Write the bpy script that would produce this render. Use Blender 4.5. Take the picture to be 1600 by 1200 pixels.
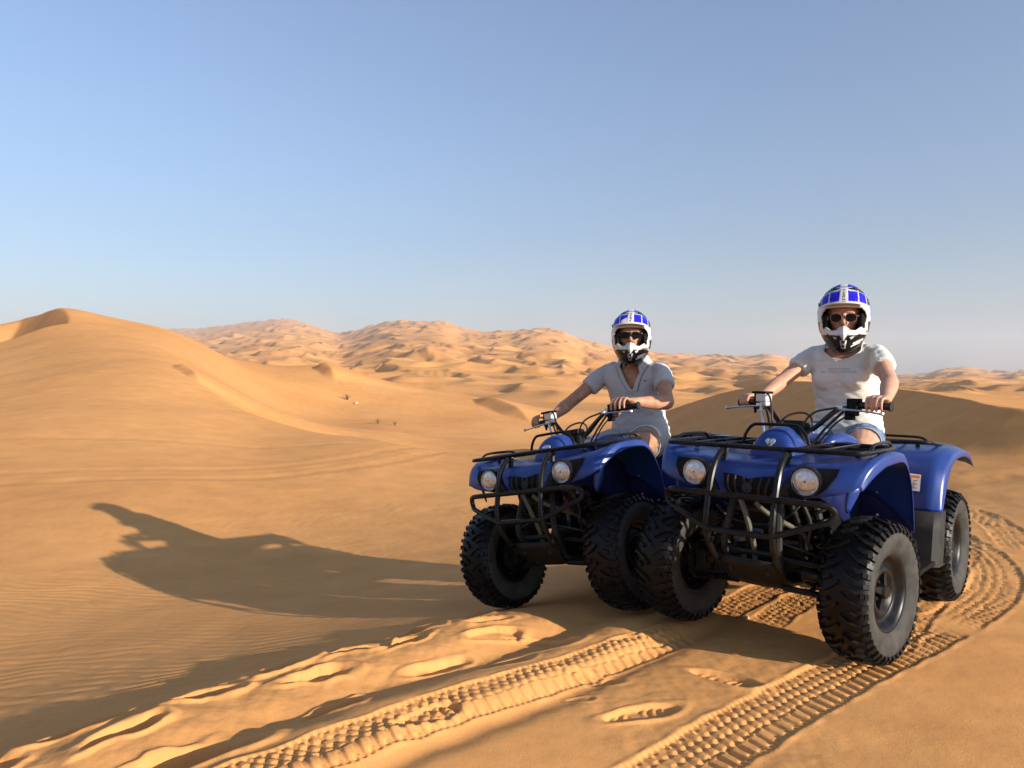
import bpy, bmesh, math, random
import numpy as np
from mathutils import Vector, Matrix, Quaternion, Euler

R = math.radians
scene = bpy.context.scene
for o in list(bpy.data.objects):
    bpy.data.objects.remove(o, do_unlink=True)
col = scene.collection

# ---------------------------------------------------------------- camera
cam_d = bpy.data.cameras.new('camera')
cam_d.sensor_width = 36.0
cam_d.lens = 26.55
cam_d.clip_start = 0.05
cam_d.clip_end = 40000
cam = bpy.data.objects.new('camera', cam_d)
col.objects.link(cam)
cam.location = (0, 0, 1.175)
cam.rotation_euler = (R(90 - 0.73), 0, 0)
scene.camera = cam

# ---------------------------------------------------------------- light
SUN_H = (0.80, -0.60)          # horizontal direction towards the sun
SUN_EL = 15.2
world = bpy.data.worlds.new('World')
scene.world = world
world.use_nodes = True
wn = world.node_tree
wn.nodes.clear()
w_out = wn.nodes.new('ShaderNodeOutputWorld')
w_bg = wn.nodes.new('ShaderNodeBackground')
w_sky = wn.nodes.new('ShaderNodeTexSky')
w_sky.sky_type = 'NISHITA'
w_sky.sun_disc = False
w_sky.sun_elevation = R(SUN_EL)
w_sky.sun_rotation = math.atan2(SUN_H[0], SUN_H[1])
w_sky.altitude = 700
w_sky.air_density = 1.7
w_sky.dust_density = 1.5
w_sky.ozone_density = 3.0
w_bg.inputs['Strength'].default_value = 0.09
# the dusty air of the day: less saturated, slightly violet, the same all over the sky
w_hs = wn.nodes.new('ShaderNodeHueSaturation')
w_hs.inputs['Saturation'].default_value = 0.6
w_mx = wn.nodes.new('ShaderNodeMix')
w_mx.data_type = 'RGBA'
w_mx.blend_type = 'MULTIPLY'
w_mx.inputs['Factor'].default_value = 1.0
w_mx.inputs['B'].default_value = (0.69, 0.895, 1.27, 1)
wn.links.new(w_sky.outputs[0], w_hs.inputs['Color'])
wn.links.new(w_hs.outputs[0], w_mx.inputs['A'])
wn.links.new(w_mx.outputs['Result'], w_bg.inputs[0])
wn.links.new(w_bg.outputs[0], w_out.inputs[0])

sun_d = bpy.data.lights.new('sun', 'SUN')
sun_d.energy = 5.0
sun_d.angle = R(0.53)
sun_d.color = (0.96, 0.88, 0.77)
sun = bpy.data.objects.new('sun', sun_d)
col.objects.link(sun)
ce = math.cos(R(SUN_EL))
sun.rotation_euler = Vector((-SUN_H[0] * ce, -SUN_H[1] * ce, -math.sin(R(SUN_EL)))).to_track_quat('-Z', 'Y').to_euler()
sun.location = (20, -15, 12)

vs = scene.view_settings
vs.view_transform = 'Standard'
vs.look = 'None'
vs.gamma = 1.0
vs.exposure = 0.80
vs.use_curve_mapping = False
scene.cycles.max_bounces = 8
scene.cycles.volume_bounces = 1
scene.cycles.use_denoising = True

# ---------------------------------------------------------------- materials
MATS = {}
def mat(name, color, rough=0.5, metal=0.0, spec=0.5, bump=None, noise=None, coat=0.0, sss=0.0, emit=None):
    """procedural principled material; noise=(scale, amount, detail) varies colour, bump=(scale, strength, dist)"""
    m = bpy.data.materials.new(name)
    m.use_nodes = True
    nt = m.node_tree
    b = nt.nodes['Principled BSDF']
    b.inputs['Base Color'].default_value = (*color, 1)
    b.inputs['Roughness'].default_value = rough
    b.inputs['Metallic'].default_value = metal
    b.inputs['Specular IOR Level'].default_value = spec
    if coat:
        b.inputs['Coat Weight'].default_value = coat
        b.inputs['Coat Roughness'].default_value = 0.15
    if sss:
        b.inputs['Subsurface Weight'].default_value = sss
        b.inputs['Subsurface Radius'].default_value = (0.012, 0.005, 0.003)
        b.inputs['Subsurface Scale'].default_value = 1.0
    tc = nt.nodes.new('ShaderNodeTexCoord')
    if noise:
        n = nt.nodes.new('ShaderNodeTexNoise')
        n.inputs['Scale'].default_value = noise[0]
        n.inputs['Detail'].default_value = noise[2] if len(noise) > 2 else 5
        nt.links.new(tc.outputs['Object'], n.inputs['Vector'])
        rp = nt.nodes.new('ShaderNodeValToRGB')
        a = noise[1]
        c2 = noise[3] if len(noise) > 3 else tuple(min(1, c * (1 + a)) for c in color)
        c1 = tuple(c * (1 - a) for c in color)
        rp.color_ramp.elements[0].position = 0.3
        rp.color_ramp.elements[1].position = 0.72
        rp.color_ramp.elements[0].color = (*c1, 1)
        rp.color_ramp.elements[1].color = (*c2, 1)
        nt.links.new(n.outputs['Fac'], rp.inputs['Fac'])
        nt.links.new(rp.outputs['Color'], b.inputs['Base Color'])
        mr = nt.nodes.new('ShaderNodeMapRange')
        mr.inputs['To Min'].default_value = max(0.0, rough - 0.1)
        mr.inputs['To Max'].default_value = min(1.0, rough + 0.12)
        nt.links.new(n.outputs['Fac'], mr.inputs['Value'])
        nt.links.new(mr.outputs['Result'], b.inputs['Roughness'])
    if bump:
        n2 = nt.nodes.new('ShaderNodeTexNoise')
        n2.inputs['Scale'].default_value = bump[0]
        n2.inputs['Detail'].default_value = 4
        nt.links.new(tc.outputs['Object'], n2.inputs['Vector'])
        bp = nt.nodes.new('ShaderNodeBump')
        bp.inputs['Strength'].default_value = bump[1]
        bp.inputs['Distance'].default_value = bump[2]
        nt.links.new(n2.outputs['Fac'], bp.inputs['Height'])
        nt.links.new(bp.outputs['Normal'], b.inputs['Normal'])
    MATS[name] = m
    return m

def sand_material():
    m = bpy.data.materials.new('sand')
    m.use_nodes = True
    nt = m.node_tree
    b = nt.nodes['Principled BSDF']
    b.inputs['Roughness'].default_value = 0.95
    b.inputs['Specular IOR Level'].default_value = 0.12
    g = nt.nodes.new('ShaderNodeNewGeometry')
    def noise(scale, detail, rough=0.5):
        n = nt.nodes.new('ShaderNodeTexNoise')
        n.inputs['Scale'].default_value = scale
        n.inputs['Detail'].default_value = detail
        n.inputs['Roughness'].default_value = rough
        nt.links.new(g.outputs['Position'], n.inputs['Vector'])
        return n
    big = noise(0.16, 3)
    mid = noise(2.2, 6, 0.6)
    r1 = nt.nodes.new('ShaderNodeValToRGB')
    r1.color_ramp.elements[0].position = 0.32
    r1.color_ramp.elements[1].position = 0.7
    r1.color_ramp.elements[0].color = (*SAND_A, 1)
    r1.color_ramp.elements[1].color = (*SAND_B, 1)
    nt.links.new(big.outputs['Fac'], r1.inputs['Fac'])
    r2 = nt.nodes.new('ShaderNodeValToRGB')
    r2.color_ramp.elements[0].position = 0.3
    r2.color_ramp.elements[1].position = 0.7
    r2.color_ramp.elements[0].color = (0.90, 0.89, 0.87, 1)
    r2.color_ramp.elements[1].color = (1.05, 1.05, 1.06, 1)
    nt.links.new(mid.outputs['Fac'], r2.inputs['Fac'])
    mx = nt.nodes.new('ShaderNodeMix')
    mx.data_type = 'RGBA'
    mx.blend_type = 'MULTIPLY'
    mx.inputs['Factor'].default_value = 1.0
    nt.links.new(r1.outputs['Color'], mx.inputs['A'])
    nt.links.new(r2.outputs['Color'], mx.inputs['B'])
    # single grains, lighter and darker
    gr = noise(420.0, 2, 0.7)
    r3 = nt.nodes.new('ShaderNodeValToRGB')
    r3.color_ramp.elements[0].position = 0.35
    r3.color_ramp.elements[1].position = 0.66
    r3.color_ramp.elements[0].color = (0.80, 0.78, 0.76, 1)
    r3.color_ramp.elements[1].color = (1.12, 1.13, 1.15, 1)
    nt.links.new(gr.outputs['Fac'], r3.inputs['Fac'])
    mx2 = nt.nodes.new('ShaderNodeMix')
    mx2.data_type = 'RGBA'
    mx2.blend_type = 'MULTIPLY'
    mx2.inputs['Factor'].default_value = 1.0
    nt.links.new(mx.outputs['Result'], mx2.inputs['A'])
    nt.links.new(r3.outputs['Color'], mx2.inputs['B'])
    nt.links.new(mx2.outputs['Result'], b.inputs['Base Color'])
    fine = noise(160.0, 3, 0.65)
    soft = noise(14.0, 4, 0.55)
    bp = nt.nodes.new('ShaderNodeBump')
    bp.inputs['Strength'].default_value = 0.35
    bp.inputs['Distance'].default_value = 0.003
    nt.links.new(fine.outputs['Fac'], bp.inputs['Height'])
    bp2 = nt.nodes.new('ShaderNodeBump')
    bp2.inputs['Strength'].default_value = 0.14
    bp2.inputs['Distance'].default_value = 0.02
    nt.links.new(soft.outputs['Fac'], bp2.inputs['Height'])
    nt.links.new(bp.outputs['Normal'], bp2.inputs['Normal'])
    nt.links.new(bp2.outputs['Normal'], b.inputs['Normal'])
    MATS['sand'] = m
    return m
SAND_A = (0.715, 0.328, 0.104)
SAND_B = (0.77, 0.376, 0.130)
sand_material()

# ---------------------------------------------------------------- numpy noise
def _hash(ix, iy, seed):
    h = (ix.astype(np.int64) * 374761393 + iy.astype(np.int64) * 668265263 + seed * 974634777) & 0xFFFFFFFF
    h = ((h ^ (h >> 13)) * 1274126177) & 0xFFFFFFFF
    h = h ^ (h >> 16)
    return h
def noise2(x, y, seed=0):
    """gradient noise, about -1..1"""
    ix = np.floor(x); iy = np.floor(y)
    fx = x - ix; fy = y - iy
    ux = fx * fx * fx * (fx * (fx * 6 - 15) + 10)
    uy = fy * fy * fy * (fy * (fy * 6 - 15) + 10)
    def g(dx, dy):
        a = _hash(ix + dx, iy + dy, seed) * (2 * math.pi / 4294967296.0)
        return np.cos(a) * (fx - dx) + np.sin(a) * (fy - dy)
    n0 = g(0, 0) * (1 - ux) + g(1, 0) * ux
    n1 = g(0, 1) * (1 - ux) + g(1, 1) * ux
    return (n0 * (1 - uy) + n1 * uy) * 1.5
def fbm(x, y, octs=4, seed=0, gain=0.5):
    s = 0; a = 1.0
    for k in range(octs):
        s = s + a * noise2(x, y, seed + k * 17)
        x = x * 2.03 + 5.1; y = y * 2.03 - 3.7; a *= gain
    return s
def sstep(a, b, t):
    t = np.clip((t - a) / (b - a), 0, 1)
    return t * t * (3 - 2 * t)

# ---------------------------------------------------------------- terrain
# estimated spot heights (x, y, z): plateau with the vehicles, bowl to its left, saddle ridge, big dune, valley, middle dune
SPOTS = np.array([
 (0,0,0),(0.6,1,0),(-0.5,1.2,0),(1.5,3.2,0),(2.3,4.2,0),(1,2,0),(.3,2.25,0),(2.5,2,-.055),(3,3,-.05),(4,4.5,-.02),(.9,3.4,0),(0.1,3.2,0),  # right foreground lowered so the plateau tilts to the sun and looks brighter
 (3.6,5.3,.0),(2.6,6,-.05),(4.2,7,-.05),(5.15,8,0),(6.5,5,.1),(4,1,-.16),(8,2,-.1),(0,-4,0),(-3,-4,-.1),(4,-5,.1),(-10,-10,-.6),(10,-12,.6),(-4,0,-.25),
 (-1.35,2.35,0),(-.8,2.9,0),(-.2,3.4,0),(.45,3.75,-.01),(-1.98,2.97,-.19),(-1.3,3.65,-.19),(-.6,4.35,-.22),
 (.64,3.77,-.015),(0,4.28,-.157),(1.4,4.74,-.02),(.76,5.25,-.17),(2.2,5.2,-.03),
 (-1.21,5.53,-.46),(-2.38,6.46,-.57),(-3.83,7.12,-.51),(-4.65,8.93,-.36),(-2.1,5,-.42),(-2.7,4,-.36),(-4.07,6,-.45),(-5.76,8.5,-.37),(-4,3,-.45),(-7,5,-.45),
 (-8.8,13,-.09),(-13.6,20,.58),(-21.7,32,1.85),(-28.5,42,3.3),(-12,10,-.2),(-20,14,.4),(-30,22,1.5),(-40,36,3),
 (-3.9,11.5,-.435),(-5.4,16,-.25),(-5.6,19,-.11),(-1.95,11.5,-.53),(-.64,7.6,-.53),(-1.1,13,-.55),(-.41,16,-.56),(-2.9,17,-.34),(1,9,-.5),(1.6,14,-.62),(2.2,8,-.3),
 (-11.8,26,1.4),(-17,36,2.6),(-23.5,45,4.2),(-28.7,48,5.4),(-23.8,52,4.25),(-22.8,56,3.3),(-21.9,60,2.2),(-36,54,4.8),(-50,60,4),
 (3.4,12,-.35),(2.6,18,-.95),(4.6,16,-.6),(9,10,.3),(13,14,.4),(20,10,.6),(14,24,.3),(12,34,-.8),(30,30,0),
 (-2,23,-1.4),(2,26,-1.9),(-6,26,-.7),(3,32,-2.3),(0,34,-2.2),(-6,36,-1.5),(-12,36,-.2),(7,36,-2.3),
 (-3.6,42,-2.2),(2,48,-2.6),(-12,55,-.7),(-14,46,-.9),(-6,52,-1.7),(-16.6,70,1.95),(-8.9,70,0.0),(-4.5,71,-.75),(0,72,-1.57),(8,72,-2.4),(20,70,-2.5),(40,60,-1.5),(-23.7,68,2.2),
 (-40,90,1),(-20,100,-2),(0,100,-3.6),(20,100,-3.6),(50,100,-3),(-70,90,2),(80,60,-1),(-70,40,2.5),
], float)
def _logmap(x, y):
    r = np.sqrt(x * x + y * y) + 1e-6
    k = np.log1p(r / 2.5) / r
    return x * k, y * k
def _tps(dx, dy):
    d2 = dx * dx + dy * dy
    return d2 * np.log(d2 + 1e-12)
_sx, _sy = _logmap(SPOTS[:, 0], SPOTS[:, 1])
_n = len(SPOTS)
_A = np.zeros((_n + 3, _n + 3))
_A[:_n, :_n] = _tps(_sx[:, None] - _sx[None], _sy[:, None] - _sy[None]) + np.eye(_n) * 2e-4
_A[:_n, _n] = _A[_n, :_n] = 1
_A[:_n, _n + 1] = _A[_n + 1, :_n] = _sx
_A[:_n, _n + 2] = _A[_n + 2, :_n] = _sy
_w = np.linalg.solve(_A, np.concatenate([SPOTS[:, 2], np.zeros(3)]))
def base_height(x, y):
    mx, my = _logmap(x, y)
    z = _w[_n] + _w[_n + 1] * mx + _w[_n + 2] * my
    for k in range(_n):
        z = z + _w[k] * _tps(mx - _sx[k], my - _sy[k])
    return z

def polyline_coords(x, y, pts):
    """nearest point on a polyline: arc length s, signed side distance t (left positive), value of extra columns"""
    best = np.full(x.shape, 1e18); S = np.zeros_like(x); T = np.zeros_like(x)
    ex = [np.zeros_like(x) for _ in range(len(pts[0]) - 2)]
    acc = 0.0
    for a, b in zip(pts[:-1], pts[1:]):
        dx, dy = b[0] - a[0], b[1] - a[1]
        L = math.hypot(dx, dy)
        u = np.clip(((x - a[0]) * dx + (y - a[1]) * dy) / (L * L), 0, 1)
        qx = x - a[0] - u * dx; qy = y - a[1] - u * dy
        d2 = qx * qx + qy * qy
        m = d2 < best
        best = np.where(m, d2, best)
        side = np.sign(dx * qy - dy * qx)
        T = np.where(m, side * np.sqrt(d2), T)
        S = np.where(m, acc + u * L, S)
        for k in range(len(ex)):
            ex[k] = np.where(m, a[2 + k] + u * (b[2 + k] - a[2 + k]), ex[k])
        acc += L
    return S, T, ex, acc
def smooth_poly(pts, n=8):
    P = [np.array(p, float) for p in pts]
    P = [2 * P[0] - P[1]] + P + [2 * P[-1] - P[-2]]
    out = []
    for i in range(1, len(P) - 2):
        p0, p1, p2, p3 = P[i - 1:i + 3]
        for k in range(n):
            t = k / n
            out.append(0.5 * ((2 * p1) + (-p0 + p2) * t + (2 * p0 - 5 * p1 + 4 * p2 - p3) * t * t + (-p0 + 3 * p1 - 3 * p2 + p3) * t ** 3))
    out.append(P[-2])
    return [tuple(p) for p in out]
def smax(a, b, k):
    h = np.clip(0.5 + 0.5 * (a - b) / k, 0, 1)
    return b * (1 - h) + a * h + k * h * (1 - h)

RIGHT_CREST = smooth_poly([(11.5,4.5,.35),(9.0,7.5,.52),(7.46,11,.68),(7.71,13,.79),(8.0,16,.9),(7.97,20,.99),(7.73,24,.79),(7.12,28,.32),(6.3,31,-.25),(4.5,33,-1.18),(2.6,34.2,-2.0)], 5)
RIDGE = smooth_poly([(4.5,16.5),(2.0,16.2),(-.41,16),(-2.9,17),(-5.6,19),(-8.6,22.2),(-11.6,25.9),(-14.5,30)], 5)
# slip faces: crest point, direction the face falls, drop, half length along the crest
SLIPS = [((-28.6,47.7),(-.76,-.65),2.0,8.5,.62), ((-10.9,25.6),(-.80,-.60),.24,2.0,.7), ((-15.6,64),(-.88,-.47),.6,3.6,.65), ((-.5,60),(-.93,-.37),.7,7,.40), ((-24.5,40),(-.78,-.62),.0,3,.5)]

SKY = np.array([  # far skyline as seen over the valley: bearing (tangent), rise (tangent), distance
 (-2.0,.05,2600),(-1.2,.060,2600),(-.8,.066,3000),(-.56,.062,3600),(-.42,.060,3600),(-.356,.068,3400),(-.305,.0740,3300),(-.27,.068,3100),(-.226,.053,2600),
 (-.20,.060,1900),(-.165,.0700,1750),(-.11,.0705,1700),(-.093,.0715,1700),(-.065,.0600,1650),(-.03,.0560,1650),(.03,.0600,1700),(.06,.0585,1700),(.10,.044,1650),(.14,.034,1600),(.21,.0265,1700),(.25,.0245,1800),(.28,.0270,2000),(.305,.0225,2100),(.345,.0280,2200),(.37,.019,2200),(.42,.010,2300),(.48,.000,2500),(.51,-.0005,2600),(.545,-.001,2600),(.575,.0075,2500),(.60,.0095,2500),(.645,.0030,2500),(.68,.005,2500),(.8,.012,2400),(1.2,.02,2300),(2,.03,2300)])
_tb = np.linspace(-2, 2, 4001)
_k = np.exp(-.5 * (np.arange(-36, 37) / 9.0) ** 2); _k /= _k.sum()
_rise = np.convolve(np.pad(np.interp(_tb, SKY[:, 0], SKY[:, 1]), 36, 'edge'), _k, 'valid')
_k2 = np.exp(-.5 * (np.arange(-240, 241) / 60.0) ** 2); _k2 /= _k2.sum()
_dist = np.convolve(np.pad(np.interp(_tb, SKY[:, 0], SKY[:, 2]), 240, 'edge'), _k2, 'valid')
def far_height(x, y):
    r = np.sqrt(x * x + y * y)
    tb = np.where(y > 1, x / np.maximum(y, 1), np.sign(x) * 2.0)
    tb = np.clip(tb, -2, 2)
    rise = np.interp(tb, _tb, _rise)
    dist = np.interp(tb, _tb, _dist)
    c = 1.0 / np.sqrt(1 + tb * tb)
    R0 = 95.0
    lo = -.040
    t = np.log(np.maximum(r, R0) / R0) / np.log(dist / R0)
    tt = np.clip(t, 0, 1)
    el = lo + (rise - lo) * (tt ** 0.85)
    z = 1.175 + el * r * c
    zs = 1.175 + rise * dist * c
    back = np.maximum(r / dist - 1, 0)
    z = np.where(t > 1, zs - back * dist * .075, z)
    return z, tt

SLIP_DIR = (-.80, -.60)
def dune_field(x, y, lam, seed, stretch=1.5, slip=.22):
    """rows of barchan-like dunes: long windward ramp, sharp sinuous crest, short slip face towards SLIP_DIR; 0..1"""
    h = SLIP_DIR
    a = (x * h[0] + y * h[1]) / lam
    b = (-x * h[1] + y * h[0]) / (lam * stretch)
    # sinuous crests: shift the phase along and across
    ph = a + .85 * noise2(a * .45 + 3.1, b * .9, seed + 5) + .42 * noise2(a * .8 - 7, b * 2.0, seed + 6) + .10 * noise2(a * 2, b * 4.5, seed + 8)
    t = ph - np.floor(ph)
    row = np.floor(ph)
    ramp = np.where(t < 1 - slip, t / (1 - slip), (1 - t) / slip)
    ramp = np.where(t < 1 - slip, ramp ** 1.35, ramp)
    # each row breaks into separate dunes of unequal height
    amp = .55 + .75 * noise2(row * 7.31 + 1.7, b * 1.35 + row * 3.17, seed + 9)
    amp = np.clip(amp, .06, 1.15)
    return ramp * amp

U = (-.71, .705)      # across the edge of the plateau, towards the bowl
V = (.705, .71)       # along it, away from the camera
def stamp_foot(x, y, z, cx, cy, ang, L, W, depth, rim, tread, seed, flat=False):
    ca, sa = math.cos(ang), math.sin(ang)
    m = (np.abs(x - cx) < L) & (np.abs(y - cy) < L)
    if not m.any():
        return z
    dx = x[m] - cx; dy = y[m] - cy
    if not flat:
        wx = dx + .030 * noise2(x[m] * 8, y[m] * 8, 201) + .006 * noise2(x[m] * 22, y[m] * 22, 203)
        wy = dy + .030 * noise2(x[m] * 8 + 5, y[m] * 8, 202) + .006 * noise2(x[m] * 22, y[m] * 22 + 3, 204)
        dx, dy = wx, wy
    a = (dx * ca + dy * sa) / (L / 2)
    b = (-dx * sa + dy * ca) / (W / 2)
    b = b / (0.86 + .14 * np.cos((a - .45) * 2.6)) + .10 * np.sin(a * 2.2)
    q = np.sqrt(np.abs(a) ** 2.4 + np.abs(b) ** 2.3) + .05 * noise2(dx * 16 + seed, dy * 16, 3 + seed)
    hole = -depth * (1 - sstep(.84, 1.02, q)) * (.9 + .15 * a) if flat else -depth * (1 - sstep(.50, 1.05, q)) * (.82 + .3 * a)
    ring = rim * np.exp(-((q - 1.25) / .28) ** 2) * (.8 + .5 * noise2(dx * 7, dy * 7 + seed, 9 + seed))
    t = 0
    if tread:
        arcs = np.where(np.abs(a + .12) < .14, 0, np.tanh(2.2 * np.sin((a - .30 * b * b) * 24)))
        t = tread * arcs * (1 - sstep(.66, .90, q))
    zz = z[m] + hole + ring + t
    out = z.copy()
    out[m] = zz
    return out

def press_track(x, y, z, pts, width, depth, seed, fade0=.2, fade1=.2, lug=.0075):
    pts = smooth_poly(pts, 6)
    xs = [p[0] for p in pts]; ys = [p[1] for p in pts]
    m = (x > min(xs) - .4) & (x < max(xs) + .4) & (y > min(ys) - .4) & (y < max(ys) + .4)
    if not m.any():
        return z
    X = x[m]; Y = y[m]
    S, T, ex, L = polyline_coords(X, Y, pts)
    hw = width / 2
    wob = .008 * noise2(X * 9, Y * 9, seed + 3)
    tau = (T + wob) / hw
    at = np.abs(tau)
    endw = sstep(0, fade0, S) * (1 - sstep(L - fade1, L, S)) if fade1 > 0 else sstep(0, fade0, S)
    inside = (1 - sstep(.93, 1.06, at)) * endw
    P = .056
    jit = .05 * noise2(S * 6, T * 6, seed)
    right = tau < -.02
    # one side: slanted cross bars; other side and middle: staggered blocks
    ph = (S / P + .42 * at + jit) % 1
    bars = sstep(.30, .55, np.abs(ph - .5) * 2)
    row = np.floor((tau + 1) * 2.6)
    ph2 = (S / (P * .8) + .5 * (row % 2) + jit) % 1
    cell = np.abs((((tau + 1) * 2.6) % 1) - .5) * 2
    blocks = sstep(.25, .6, np.abs(ph2 - .5) * 2) * sstep(.05, .4, 1 - cell)
    shoulder = sstep(.80, .86, at)
    ph3 = (S / (P * .5) + jit) % 1
    ladder = sstep(.35, .65, np.abs(ph3 - .5) * 2)
    pat = np.where(right & (at > .30), bars, blocks) * (1 - shoulder) + ladder * shoulder
    wear = .80 + .55 * noise2(X * 3.5, Y * 3.5, seed + 11)
    rim = .0035 * np.exp(-((at - 1.10) / .09) ** 2) * endw * np.clip(.6 + .9 * noise2(X * 13, Y * 13, seed + 2), 0, 2)
    zz = z[m] + inside * (-depth * .72 + lug * 1.30 * pat * np.clip(wear, .25, 1.2)) + rim
    out = z.copy(); out[m] = zz
    return out

TRACKS = [
 # pts, width, depth
 ([(-.55,1.25),(.50,2.24),(.95,2.65),(1.44,3.06),(2.02,3.52)], .25, .016),              # in front of the near wheel, on to the right
 ([(1.55,3.22),(2.10,3.90),(2.60,4.52),(3.15,5.3),(3.5,6.2)], .24, .012),                # behind the near wheels
 ([(2.02,3.52),(2.62,4.1),(3.02,4.75),(3.2,5.5),(3.05,6.4),(2.8,7.4)], .25, .014),      # wide loop round the back
 ([(-1.2,1.62),(-.55,2.24),(.1,2.84),(.82,3.46)], .19, .015),                             # shorter track ending before the far wheel
 ([(.95,3.62),(1.45,4.18),(1.95,4.75),(2.4,5.3)], .20, .014),                             # under the bike, from the far front wheel back
 ([(1.14,3.48),(1.62,4.05),(2.1,4.6),(2.6,5.2)], .17, .012),
 ([(3.4,5.0),(4.0,6.4),(4.2,8.0)], .24, .012),
]
BERM_FEET = [(-1.60,2.20,.70,.30,.13,.060),(-1.42,2.46,.92,.28,.12,.062),(-1.12,2.68,.66,.30,.13,.070),(-.92,2.98,.86,.28,.12,.060),(-.64,3.14,.70,.28,.12,.055),(-.42,3.44,.84,.27,.11,.050),(-.12,3.58,.66,.27,.11,.042),(-.20,3.76,.9,.25,.10,.035),
 (-1.24,2.38,.95,.27,.11,.050),(-.74,2.86,.55,.27,.11,.045),(-.46,3.22,.95,.26,.10,.040),(-.98,2.22,.58,.44,.17,.065),(-.62,2.60,.75,.28,.11,.04),(-1.30,2.02,.6,.32,.14,.05),(-.30,3.0,.72,.27,.10,.03),(-1.02,2.92,.4,.26,.10,.04),(-.70,3.30,.5,.25,.10,.035)]
SHOES = [(.448,2.60,.42,.30,.105,.020,.0055),(.82,2.90,-.55,.27,.11,.024,.0065),(.30,2.91,-.08,.26,.10,.010,.0035),(.10,3.38,-.1,.26,.10,.014,.005),(.19,3.24,.55,.27,.10,.018,.005),(-.02,3.02,.7,.26,.10,.016,.004),(.56,3.28,.3,.24,.09,.010,.0035),(-.28,2.48,.75,.27,.11,.02,.005),(.25,2.72,.1,.10,.06,.006,0),(-.08,3.38,.7,.30,.12,.03,.0)]

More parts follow.
